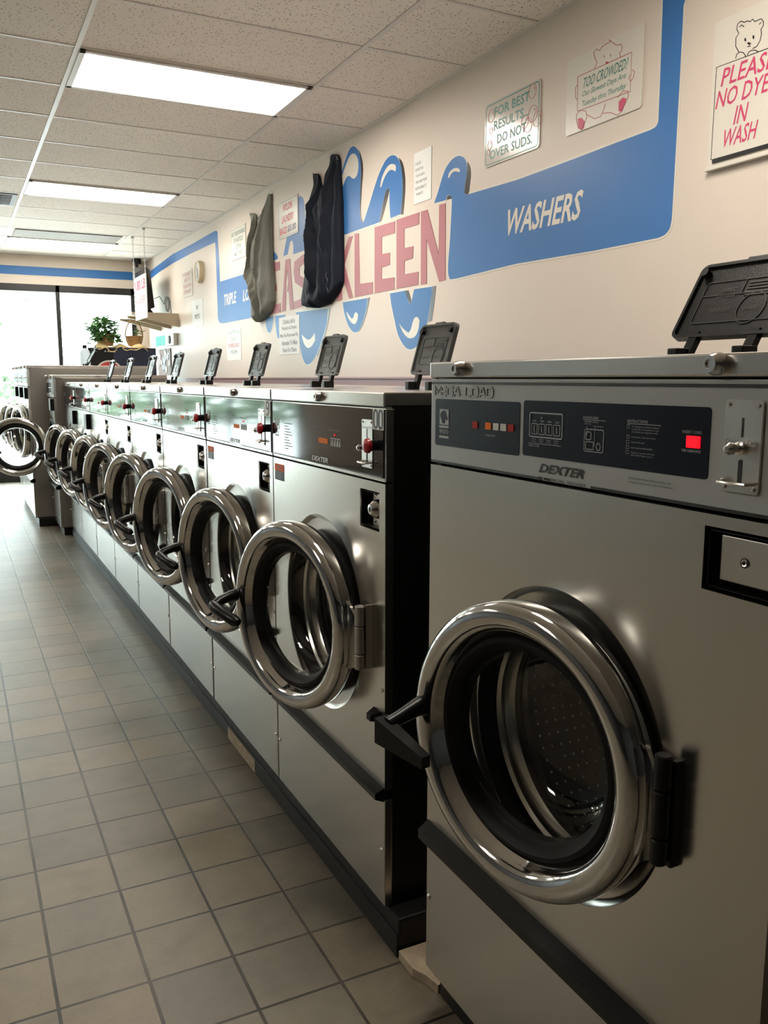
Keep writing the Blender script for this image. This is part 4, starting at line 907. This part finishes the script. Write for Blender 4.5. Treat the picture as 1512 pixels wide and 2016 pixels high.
    f = MB(); front_panel(f, w, 0.437, zt2, (cy, dz, bez), (0.028, 0.130, lz0, lz1), lockd=0.034); fp = f.build('front_panel', M['steel'], t, off)
    f = MB(); f.box(0.033, 0.037, 0.028, 0.130, lz0, lz1); shade_liner(f, 0.028, 0.130, lz0, lz1, 0.034); f.build('lock_recess_back', M['side_black'], fp, off)
    f = MB(); f.box(0.012, 0.034, 0.038, 0.114, lz0+0.014, lz1-0.010, 0.0015); lp = f.build('lock_plate', M['nickel'], fp, off)
    f = MB(); f.cyl((0.012,0.077,lz0+0.041), 'x', 0.0062, -0.0012, 0.004, 16); f.build('key_hole', M['black_ink'], lp, off)
    f = MB(); f.lathe([(0.0025,-0.0016),(0.004,-0.0022),(0.005,-0.0014)], (0.012,0.077,lz0+0.041), 'x', 14); f.build('key_ring', M['screw'], lp, off)
    f = MB(); f.hull([(-0.024,a,z) for a in (0.006,w-0.006) for z in (0.404,0.424)]+[(0.002,a,z) for a in (0.004,w-0.004) for z in (0.396,0.440)]); f.build('kick_bar', M['black'], t, off)
    f = MB(); f.box(0.0, 0.02, 0, w, zb+0.004, 0.402, 0.002); f.build('lower_panel', M['steel'], t, off)
    screw_parts(t, off, 'panel_screw', [(0,0.014,0.268),(0,w-0.012,0.268)], 0.0065, -0.004)
    inner_drum(t, cy, dz, off)
    hy = cy-bez-0.010
    f = MB(); f.box(-0.012, 0.008, hy-0.011, hy-0.003, dz-0.07, dz+0.08, 0.002); f.build('hinge_plate', M['black'], t, off)
    door(t, (-0.036, hy, dz), R, bez+0.010, alpha, off, 'square')
    if lidpos: lid(t, lidpos, off, 0.232, 0.150, math.radians(30), 'lid_black', 'lid_mark2', gap=0.045)
    if not detail:
        f = MB(); f.box(-0.03, 0.004, 0.024, 0.136, lz0-0.01, lz1+0.01, 0.004); f.build('lock_cover', M['black'], t, off)
    return t
MEGA_Y = 0.623
big_washer(0.82, MEGA_Y, 0.814, 0.100, 1.369, 0.766, 0.234, 0.249, 0.205, 'huge foreground stainless washer with dark display windows and red display', 'washing machine', None, True, 'side_black', 1.036-MEGA_Y, lidpos=(1.13-0.82, 1.045-MEGA_Y, 1.369))
o = big_washer(0.754, 7.70, 0.58, 0.066, 1.368, 0.770, 0.245, 0.257, 1.50, 'taller taupe sided washer past the low row, its round door swung wide open', 'washing machine', 'tall far washers', False, 'taupe', depth=0.95)
for i, lb_ in enumerate(['tallest near taupe sided washer towards the front window', 'middle one of the three tallest far washers', 'washer furthest down the aisle, right before the front window']):
    big_washer(0.600, 8.32+0.61*i, 0.60, 0.075, 1.455, 0.850, 0.245, 0.257, 0.20+0.05*i, lb_, 'washing machine', 'tall far washers', False, 'taupe', depth=1.1, lidpos=(0.55,0.33,1.455) if i == 0 else None)
from mathutils import noise as mnoise
# ================================================================== signs on the right wall
def sign(name, label, y0, y1, z0, z1, m='sign', rad=0.0, th=0.006, cat='sign', x=XW):
    """board on the right wall; origin at its lower edge centre"""
    t = empty(name, (x-th, (y0+y1)/2, z0), label, cat)
    off = (x-th, (y0+y1)/2, z0)
    f = MB(); f.prism_x(rrect(y0,y1,z0,z1,rad), x-th, x-0.0006 if th < 0.004 else x-0.001); f.build('board', M[m], t, off, smooth=False)
    return t, off, x-th-0.0007
def words(t, off, x, rows, m, name='lettering', bold=0.012):
    for s, yl, yr, zb, zt, *r in rows:
        f = MB(); text_x(f, s, yl, yr, zb, zt, x, bold, r[0] if r else 0.0); f.build(name, M[m], t, off, smooth=False)

t, off, x = sign('suds_sign', 'glossy green lettered notice about over sudsing with pink bubbles', 3.312, 3.760, 2.370, 2.664, 'sign_glossy', 0.02)
words(t, off, x, [('FOR BEST',3.678,3.392,2.590,2.634),('RESULTS...',3.680,3.395,2.528,2.572),('DO NOT',3.650,3.415,2.461,2.505),('OVER SUDS.',3.712,3.365,2.400,2.444)], 'green_ink', bold=0.02)
f = MB(); f.rect_line(3.322, 3.750, 2.380, 2.654, 0.004, x, x+0.001, 0.018); f.build('border', M['green_ink'], t, off, smooth=False)
f = MB()
for (c, r) in D['bubbles']:
    f.stroke_x([(c[0]+r*0.95*math.cos(a), c[1]+r*math.sin(a)) for a in [2*PI*i/24 for i in range(24)]], 0.0022, x-0.0004, x+0.001, True)
    f.stroke_x([(c[0]-r*0.6*math.cos(a), c[1]+r*0.6*math.sin(a)) for a in [0.2+0.25*i for i in range(5)]], 0.003, x-0.0004, x+0.001)
f.build('bubbles', M['rose_ink'], t, off, smooth=False)

t, off, x = sign('crowded_sign', 'white board with a pink outlined bear holding a green lettered placard', 2.668, 3.126, 2.370, 2.674, 'sign', 0.012)
words(t, off, x, [('TOO CROWDED?',3.018,2.752,2.5345,2.575,0.25),('Our Slowest Days Are:',3.022,2.756,2.496,2.524,0.25),('Tuesday thru Thursday',3.022,2.758,2.4575,2.4855,0.25)], 'green_ink', bold=0.004)
def bear(b, line, fill, wd):
    f = MB()
    for l in b['lines']: f.stroke_x(l, wd, x-0.0003, x+0.001)
    f.stroke_x(b['board'], wd, x-0.0003, x+0.001); f.build('line_drawing', M[line], t, off, smooth=False)
    f = MB()
    for l in b['fills']: f.prism_x(l, x-0.0003, x+0.001)
    f.build('drawing_fill', M[fill], t, off, smooth=False)
bear(D['bear1'], 'rose_ink', 'pink_ink', 0.0026)

t, off, x = sign('dye_sign', 'big white board with pink letters forbidding dyes, cut by the right edge', 1.86, 2.318, 2.066, 2.55, 'sign', 0.0, 0.010)
words(t, off, x, [('PLEASE',2.272,2.060,2.330,2.388,0.2),('NO DYES',2.290,2.050,2.262,2.320,0.2),('IN',2.208,2.158,2.192,2.250,0.2),('WASH',2.255,2.115,2.126,2.184,0.2)], 'pink_ink', bold=0.008)
bear(D['bear2'], 'black_ink', 'black_ink', 0.0026)
f = MB(); f.box(XW-0.016, XW-0.009, 1.87, 2.292, 2.084, 2.096); f.build('dark_strip', M['black_ink'], t, off, smooth=False)
f = MB(); f.box(XW-0.022, XW-0.001, 1.86, 2.322, 2.060, 2.072, 0.002); f.build('ledge', M['sign'], t, off)

t, off, x = sign('bag_price_sign', 'white sign in red letters pricing nylon laundry bags', 6.335, 6.770, 2.442, 2.726, 'sign', 0.008)
words(t, off, x, [('NYLON',6.655,6.455,2.642,2.698),('LAUNDRY',6.690,6.420,2.556,2.612),('BAGS',6.738,6.575,2.470,2.526)], 'red_ink', bold=0.03)
words(t, off, x, [('$5.00',6.560,6.375,2.468,2.524)], 'navy_ink', 'price', 0.03)
f = MB(); f.rect_line(6.345, 6.760, 2.452, 2.716, 0.003, x, x+0.001); f.build('border', M['navy_ink'], t, off, smooth=False)

t, off, x = sign('liability_sign', 'white sign with sage green letters, left of the olive bag', 7.640, 8.085, 2.432, 2.712, 'sign', 0.006)
words(t, off, x, [('NOT RESPONSIBLE',8.065,7.660,2.640,2.682),('FOR ARTICLES',8.00,7.72,2.580,2.622),('LEFT IN',7.93,7.79,2.520,2.562),('MACHINES',7.98,7.74,2.460,2.502)], 'sage_ink')
f = MB(); f.rect_line(7.650, 8.075, 2.442, 2.702, 0.003, x, x+0.001); f.build('border', M['sage_ink'], t, off, smooth=False)

t, off, x = sign('attendant_sign', 'small sign with four pink lines, left of the round clock', 9.585, 10.028, 2.250, 2.537, 'sign', 0.006)
words(t, off, x, [('IF YOU LIKE IT',10.01,9.62,2.475,2.515),('-HOST IT-',9.96,9.65,2.415,2.455),('PLEASE ASK',9.99,9.63,2.350,2.390),('ATTENDANT',9.98,9.64,2.285,2.325)], 'rose_ink')
t, off, x = sign('pets_sign', 'plain white notice forbidding pets, below the clock', 9.185, 9.642, 1.899, 2.186, 'paper', 0.0, 0.003)
words(t, off, x, [('NO',9.46,9.37,2.082,2.128),('PETS',9.52,9.33,1.985,2.031)], 'black_ink')
t, off, x = sign('overload_sign', 'white notice with a mauve line, above the lids of the middle washers', 7.862, 8.325, 1.514, 1.814, 'paper', 0.0, 0.003)
words(t, off, x, [('FOR A BETTER WASH',8.29,7.90,1.755,1.795),("DON'T",8.18,8.00,1.695,1.735),('WASHER',8.20,7.98,1.575,1.612)], 'sage_ink')
words(t, off, x, [('OVERLOAD',8.27,7.92,1.635,1.675)], 'rose_ink', 'pink_line', 0.03)
t, off, x = sign('clothes_notice', 'white paper notice about clothes left in machines, under the navy bag', 6.345, 6.805, 1.533, 1.832, 'paper', 0.0, 0.003)
words(t, off, x, [('Clothes Left In',6.715,6.44,1.775,1.812),('Washers & Dryers',6.745,6.40,1.720,1.757),('May Be Removed By',6.780,6.37,1.663,1.700),('Attendant To Make',6.75,6.39,1.607,1.644),('Room For Others',6.72,6.41,1.551,1.588)], 'grey_ink', bold=0.02)
t, off, x = sign('kids_notice', 'white paper sheet taped up between the blue painted waves', 4.297, 4.495, 2.325, 2.602, 'paper', 0.0, 0.003)
words(t, off, x, [('PLEASE',4.478,4.413,2.533,2.549),('MONITOR',4.478,4.388,2.500,2.516),('YOUR KIDS!,',4.476,4.368,2.466,2.482),('THEY ARE YOUR',4.476,4.345,2.433,2.449),('RESPONSIBILITY',4.476,4.348,2.399,2.415),('THANKS',4.474,4.412,2.368,2.384)], 'grey_ink', bold=0.0)
f = MB(); f.stroke_x([(4.398+0.006*math.cos(a),2.376+0.007*math.sin(a)) for a in [2*PI*i/12 for i in range(12)]], 0.0014, x-0.0003, x+0.001, True); f.build('smiley', M['grey_ink'], t, off, smooth=False)

# ------------------------------------------------------------------ clock
t = empty('wall_clock', (XW-0.001, 9.212, 2.456), 'round cream wall clock', 'clock')
f = MB(); f.lathe([(0.112,0.0),(0.114,-0.03),(0.108,-0.044),(0.098,-0.046),(0.094,-0.040)], (0,0,0), 'x', 40); f.build('case', M['clock'], t)
f = MB(); f.lathe([(0.095,-0.041),(0,-0.041)], (0,0,0), 'x', 40); f.build('dial', M['plastic_white'], t)
f = MB(); f.stroke_x([(0,0),(0.03,0.045)], 0.006, -0.0435, -0.042); f.stroke_x([(0,0),(-0.01,-0.07)], 0.004, -0.0435, -0.042); f.build('hand', M['black_ink'], t, smooth=False)

# ------------------------------------------------------------------ cloth laundry bags hung on the wall
def interp(pts, n):
    P = [Vector(p) for p in pts]; L = [0]
    for a, b in zip(P, P[1:]): L.append(L[-1]+(b-a).length)
    out = []
    for i in range(n):
        s = L[-1]*i/(n-1); k = max(j for j in range(len(L)) if L[j] <= s+1e-9); k = min(k, len(P)-2)
        q = (s-L[k])/max(1e-9, L[k+1]-L[k]); out.append(P[k].lerp(P[k+1], min(1,max(0,q))))
    for _ in range(2):
        out = [out[0]]+[(out[i-1]+out[i]*2+out[i+1])/4 for i in range(1, n-1)]+[out[-1]]
    return out
def bag(name, label, d, m, folds, seed, bulge=0.085):
    nu, nv = 84, 110
    Lf, Rt, Tp, Bt = interp(d['L'], nv), interp(d['R'], nv), interp(d['T'], nu), interp(d['B'], nu)
    rnd = random.Random(seed); ph = [rnd.uniform(0, 6.28) for _ in range(6)]
    f = MB(); G = []; Bk = []
    cyc = sum(p.x for p in Lf+Rt)/(2*nv); zmin = min(p.y for p in Bt)
    for j in range(nv):
        v = j/(nv-1); ra, rb = [], []
        for i in range(nu):
            u = i/(nu-1)
            p = (Tp[i]*(1-v)+Bt[i]*v) + (Lf[j]*(1-u)+Rt[j]*u) - ((Tp[0]*(1-u)+Tp[-1]*u)*(1-v)+(Bt[0]*(1-u)+Bt[-1]*u)*v)
            prof = math.sin(PI*min(1,max(0,u)))**0.55
            dep = 0.020 + bulge*(0.35+0.65*math.sin(PI*min(1, v*0.62+0.12)))*prof*(1 if v < 0.93 else max(0.25, 1-((v-0.93)/0.07)**2*0.75))
            tp = min(1, v/0.22); tp = tp*tp*(3-2*tp); dep = 0.016 + (dep-0.016)*(0.12+0.88*tp)
            fo = 0.0
            for (u0, slope, wd, amp, v0, v1) in folds:
                c = u0+slope*v; s = (u-c)/wd; wv = max(0, min(1, (v-v0)/0.08))*max(0, min(1, (v1-v)/0.15))
                fo += 1.75*amp*math.exp(-abs(s)**1.3)*wv
            fo += 0.008*math.sin(u*23+ph[0]+2.0*math.sin(v*5+ph[1]))*prof+0.003*math.sin(v*17+u*9+ph[2])*prof
            q_ = mnoise.noise(Vector((p.x*13+seed, p.y*6.0, 0.3)))*0.024+mnoise.noise(Vector((p.x*34, p.y*13, seed)))*0.012
            fo += q_*(0.25+0.75*tp)*math.sin(PI*u)**0.8
            ra.append(f.bm.verts.new((XW-max(0.008, dep+fo*prof), p.x, p.y))); rb.append(f.bm.verts.new((XW-0.004, p.x, p.y)))
        G.append(ra); Bk.append(rb)
    for j in range(nv-1):
        for i in range(nu-1):
            f.bm.faces.new([G[j][i],G[j][i+1],G[j+1][i+1],G[j+1][i]]); f.bm.faces.new([Bk[j][i],Bk[j+1][i],Bk[j+1][i+1],Bk[j][i+1]])
    for j in range(nv-1):
        f.bm.faces.new([G[j][0],G[j+1][0],Bk[j+1][0],Bk[j][0]]); f.bm.faces.new([G[j][-1],Bk[j][-1],Bk[j+1][-1],G[j+1][-1]])
    for i in range(nu-1):
        f.bm.faces.new([G[0][i],Bk[0][i],Bk[0][i+1],G[0][i+1]]); f.bm.faces.new([G[-1][i],G[-1][i+1],Bk[-1][i+1],Bk[-1][i]])
    hk = [tuple(G[0][4].co), tuple(G[0][-4].co)]
    t = empty(name, (XW, cyc, zmin), label, 'laundry bag')
    off = (XW, cyc, zmin)
    f.build('sack', m, t, off, ang=80)
    for p in hk:
        g = MB(); g.tube([(XW-0.001,p[1],p[2]-0.012),(p[0]-0.006,p[1],p[2]-0.014),(p[0]-0.010,p[1],p[2]+0.004)], 0.004, 8); g.build('wall_hook', M['steel_wire'], t, off)
    return t, off
bag('laundry_bag', 'olive grey cloth laundry bag hanging by two corners on the wall', D['greenbag'], M['olive_cloth'],
    [(0.14,0.50,0.05,0.026,0.0,0.75),(0.30,0.38,0.045,-0.022,0.05,0.8),(0.85,-0.35,0.05,0.026,0.0,0.95),(0.68,-0.10,0.04,-0.02,0.1,1.0),(0.45,0.1,0.04,0.018,0.3,1.0)], 3)
t, off = bag('laundry_bag', 'dark navy cloth laundry bag hanging over the painted letters', D['navybag'], M['navy_cloth'],
    [(0.20,0.34,0.05,0.030,0.12,0.85),(0.36,0.22,0.05,-0.022,0.2,0.9),(0.86,-0.06,0.05,-0.024,0.0,1.0)], 5)
f = MB(); pp = [(XW-0.085+0.02*i/9, 5.60+0.012*math.sin(i*1.3)+0.035*i/9, 2.06-0.014*i) for i in range(10)]; f.tube(pp, 0.0018, 5); f.build('loose_thread', M['seam'], t, off)

# ------------------------------------------------------------------ hanging sign on chains
t = empty('hanging_sign', (1.90, 9.73, 1.98), 'white poster with pink heading hanging on two chains from the ceiling', 'hanging sign')
off = (1.90, 9.73, 1.98)
f = MB(); f.box(1.896, 1.904, 9.41, 10.05, 1.98, 2.44); f.build('board', M['paper'], t, off, smooth=False)
f = MB(); text_x(f, '80 LB', 9.90, 9.44, 2.29, 2.40, 1.8952, 0.03); f.stroke_x([(10.03,2.40),(9.93,2.30)], 0.03, 1.8952, 1.896); f.build('heading', M['pink_ink'], t, off, smooth=False)
f = MB(); text_x(f, 'WASHER', 9.98, 9.46, 2.14, 2.22, 1.8952, 0.02); text_x(f, 'TRY IT', 9.98, 9.70, 2.02, 2.06, 1.8952, 0.02); f.build('lettering', M['rose_ink'], t, off, smooth=False)
for yc in (10.06, 9.44):
    f = MB(); z = 2.04; i = 0
    while z < ZC-0.03:
        L = 0.030; pts = [(0.007*math.cos(a), L*0.5*math.sin(a)) for a in [2*PI*q/10 for q in range(11)]]
        f.tube([(1.90+(p[0] if i % 2 else 0), yc+(0 if i % 2 else p[0]), z+p[1]) for p in pts], 0.0022, 5, False); z += 0.025; i += 1
    f.cyl((1.90,yc,ZC-0.002), 'z', 0.016, -0.022, 0.0, 12); f.build('chain', M['steel_wire'], t, off)

# ------------------------------------------------------------------ corner shelf, screen, camera
t = empty('corner_shelf', (XW, 10.95, 1.94), 'beige corner shelf with triangular brackets near the front window', 'shelf'); off = (XW,10.95,1.94)
f = MB(); f.box(1.90, XW, 10.28, 11.62, 2.072, 2.097, 0.003); f.build('shelf_board', M['shelf'], t, off)
for y in (10.28, 10.72, 11.25):
    f = MB(); a = [(XW,1.94),(XW,2.072),(1.93,2.072),(1.93,2.055)]
    va = [f.bm.verts.new((p[0],y,p[1])) for p in a]; vb = [f.bm.verts.new((p[0],y+0.03,p[1])) for p in a]
    f.bm.faces.new(va); f.bm.faces.new(vb[::-1])
    for i in range(4): f.bm.faces.new([va[i],va[(i+1)%4],vb[(i+1)%4],vb[i]])
    f.build('bracket', M['shelf'], t, off, smooth=False)
t = empty('television', (2.22, 11.1, 2.097), 'black television seen edge on, standing on the corner shelf', 'television')
f = MB(); f.hull([(-0.07,y,0.05) for y in (-0.38,0.30)]+[(-0.05,y,0.56) for y in (-0.38,0.30)]+[(0.05,y,0.10) for y in (-0.30,0.22)]+[(0.01,y,0.54) for y in (-0.30,0.22)]); f.build('screen', M['black'], t)
f = MB(); f.hull([(a,b,c) for a in (-0.02,0.09) for b in (-0.16,0.1) for c in (0.0,0.015)]+[(0.0,0,0.12),(0.03,0,0.12),(0.0,-0.06,0.12),(0.03,-0.06,0.12)]); f.build('stand', M['black'], t)
f = MB(); pts = [(0.12+0.0012*i, -0.62+0.09*math.cos(a)+0.002*i, 0.12+0.085*math.sin(a)) for i, a in enumerate([2*PI*q/16 for q in range(40)])]
f.tube([(0.05,-0.30,0.2),(0.08,-0.45,0.22)]+pts+[(0.16,-0.70,0.006)], 0.004, 6); f.build('coiled_cable', M['black'], t)
t = empty('security_camera', (2.28, 11.86, ZC), 'black camera under the ceiling above the corner shelf', 'camera')
f = MB(); f.cyl((0,0,0), 'z', 0.06, -0.07, -0.001, 20, bev=0.01); f.build('mount', M['black'], t)
f = MB(); f.tube([(0,0,-0.06),(0,-0.01,-0.13)], 0.02, 10); f.build('stem', M['bronze'], t)
f = MB(); f.box(-0.05,0.05,-0.10,0.06,-0.30,-0.12,0.012); f.build('body', M['vent_grey'], t)

# ------------------------------------------------------------------ things on the wall under the shelf
t = empty('soap_dispenser_sign', (XW-0.002, 11.18, 1.758), 'pale teal board on the wall beneath the corner shelf', 'wall board')
f = MB(); f.box(-0.015, 0.0, -0.34, 0.36, 0.0, 0.118, 0.003); f.build('board', M['teal'], t)
t = empty('thermostat', (XW-0.001, 10.60, 1.735), 'clear plastic thermostat cover beside the teal board', 'thermostat')
f = MB(); f.box(-0.05, 0, -0.22, 0.22, 0, 0.14, 0.01); f.build('cover', M['plastic_white'], t)
f = MB(); f.lathe([(0.05,-0.001),(0.046,-0.014),(0.03,-0.018),(0,-0.018)], (-0.05,-0.02,0.07), 'x', 24); f.build('dial', M['vent_grey'], t)
t = empty('photo_collage', (XW-0.001, 11.1, 1.38), 'collage board of overlapping photos beside the dark cabinet', 'picture board'); rnd = random.Random(2)
f = MB(); f.box(-0.010, 0.0, -0.36, 0.36, 0.0, 0.33, 0.001); f.build('board', M['photo_a'], t)
cols = [mat('photo_%d' % i, c, 0.4) for i, c in enumerate([(0.22,0.16,0.12),(0.03,0.025,0.03),(0.16,0.06,0.05),(0.34,0.32,0.3),(0.07,0.08,0.11)])]
for i in range(22):
    f = MB(); y, z = rnd.uniform(-0.30,0.30), rnd.uniform(0.04,0.29); a = rnd.uniform(-0.5,0.5); c, s = math.cos(a), math.sin(a)
    f.prism_x([(y+c*p-s*q, z+s*p+c*q) for p, q in ((-0.05,-0.035),(0.05,-0.035),(0.05,0.035),(-0.05,0.035))], -0.0115-0.0003*i, -0.010); f.build('photo', cols[i % 5], t, smooth=False)

# ------------------------------------------------------------------ dark cabinet by the window with plants
CX0, CX1, CY0, CY1, CZ = 1.40, 2.16, 10.30, 10.95, 1.690
t = empty('vending_cabinet', ((CX0+CX1)/2,(CY0+CY1)/2,0), 'tall dark navy cabinet by the front window', 'cabinet'); off = ((CX0+CX1)/2,(CY0+CY1)/2,0)
f = MB(); f.box(CX0+0.28, CX1, CY0, CY1, 0, CZ, 0.006); f.build('body', M['navy_box'], t, off)
f = MB(); f.box(CX0, CX0+0.28, CY0-0.004, CY1, 0, CZ-0.003, 0.006); f.build('front_section', M['black'], t, off)
for xx in (CX0+0.06, CX0+0.09, CX0+0.19, CX0+0.22):
    f = MB(); f.lathe([(0,-0.004),(0.006,-0.002),(0.008,0)], (xx,CY0-0.004,CZ-0.045), 'y', 10); f.build('bolt', M['screw'], t, off)
f = MB(); rnd = random.Random(8); nx, ny = 16, 8
vv = [[f.bm.verts.new((1.50+0.56*i/(nx-1)+rnd.uniform(-.01,.01), CY0+(-0.016 if j==0 else 0.012)+0.5*j/(ny-1), CZ+0.006+(0.022*(1+math.sin(i*1.1)*math.sin(j*0.9+1))+rnd.uniform(0,0.006)-(0.05+0.02*math.sin(i*1.7) if j==0 else 0) if j<2 else rnd.uniform(0,0.004)))) for j in range(ny)] for i in range(nx)]
for i in range(nx-1):
    for j in range(ny-1): f.bm.faces.new([vv[i][j],vv[i+1][j],vv[i+1][j+1],vv[i][j+1]])
o = f.build('table_cloth', M['cloth'], ang=80); tag(o, 'crumpled tan cloth on top of the dark cabinet', 'cloth')
md = o.modifiers.new('s', 'SOLIDIFY'); md.thickness = 0.006
def leaves(f, c, r, n, seed, s0=0.03, s1=0.06, squash=0.8, droop=0.0):
    rnd = random.Random(seed)
    for i in range(n):
        a, b = rnd.uniform(0,2*PI), math.acos(rnd.uniform(-0.7,1)); q = r*rnd.uniform(0.35,1)
        p = Vector((c[0]+math.sin(b)*math.cos(a)*q, c[1]+math.sin(b)*math.sin(a)*q, c[2]+math.cos(b)*q*squash-droop*q*q))
        s = rnd.uniform(s0,s1); d = Vector((math.cos(a),math.sin(a),rnd.uniform(-0.6,0.5))).normalized(); n_ = d.cross(Vector((rnd.uniform(-.4,.4),rnd.uniform(-.4,.4),1))).normalized()*0.42
        up = d.cross(n_).normalized()*s*0.12
        f.bm.faces.new([f.bm.verts.new(v) for v in (p-d*s, p-d*s*0.3+n_*s+up, p+d*s*0.5+n_*s*0.8, p+d*s*1.1-up, p+d*s*0.5-n_*s*0.8, p-d*s*0.3-n_*s+up)])
t = empty('potted_plant', (1.63, 10.53, CZ+0.024), 'leafy green potted plant in a wicker pot on the dark cabinet', 'plant')
f = MB(); f.lathe([(0,0),(0.085,0),(0.10,0.05),(0.105,0.13),(0.098,0.13),(0.09,0.11),(0,0.11)], (0,0,0), 'z', 28); f.build('pot', M['basket'], t)
f = MB(); leaves(f, (-0.03,-0.03,0.19), 0.21, 260, 3, 0.035, 0.065); leaves(f, (-0.12,-0.08,0.08), 0.11, 70, 4, 0.03, 0.055); leaves(f, (0.10,-0.10,0.08), 0.10, 60, 5, 0.03, 0.055); f.build('foliage', M['leaf'], t, smooth=False)
t = empty('wicker_basket', (1.965, 10.56, CZ+0.026), 'wicker basket with a tall handle beside the potted plant', 'basket')
f = MB(); f.lathe([(0,0),(0.07,0),(0.095,0.06),(0.105,0.12),(0.098,0.12),(0.085,0.06),(0,0.01)], (0,0,0), 'z', 28); f.build('bowl', M['basket'], t)
f = MB(); f.tube([(0.10*math.cos(a), 0, 0.11+0.19*math.sin(a)) for a in [PI*i/16 for i in range(17)]], 0.008, 8); f.build('handle', M['basket'], t)
f = MB(); leaves(f, (0.05,0,0.16), 0.07, 26, 8, 0.02, 0.035); f.build('sprig', M['leaf'], t, smooth=False)
t = empty('water_jug', (1.245, 9.40, 1.456), 'clear blue water jug with a black cap standing on the tall far washers', 'bottle')
f = MB(); f.lathe([(0,0),(0.050,0),(0.054,0.01),(0.054,0.13),(0.046,0.165),(0.022,0.18),(0.020,0.19)], (0,0,0), 'z', 24); f.build('body', M['bottle'], t)
f = MB(); f.cyl((0,0,0.188), 'z', 0.022, 0, 0.034, 16, bev=0.004); f.build('cap', M['black'], t)
t = empty('round_disc', (1.62, CY0-0.03, 1.30), 'red round disc with a white rim leaning on the dark cabinet', 'disc')
f = MB(); f.cyl((0,0,0.09), 'y', 0.155, 0.0, 0.02, 40, bev=0.004); f.build('rim', M['plastic_white'], t)
f = MB(); f.cyl((0,0,0.09), 'y', 0.138, -0.003, 0.001, 40); f.build('face', M['red_disc'], t)
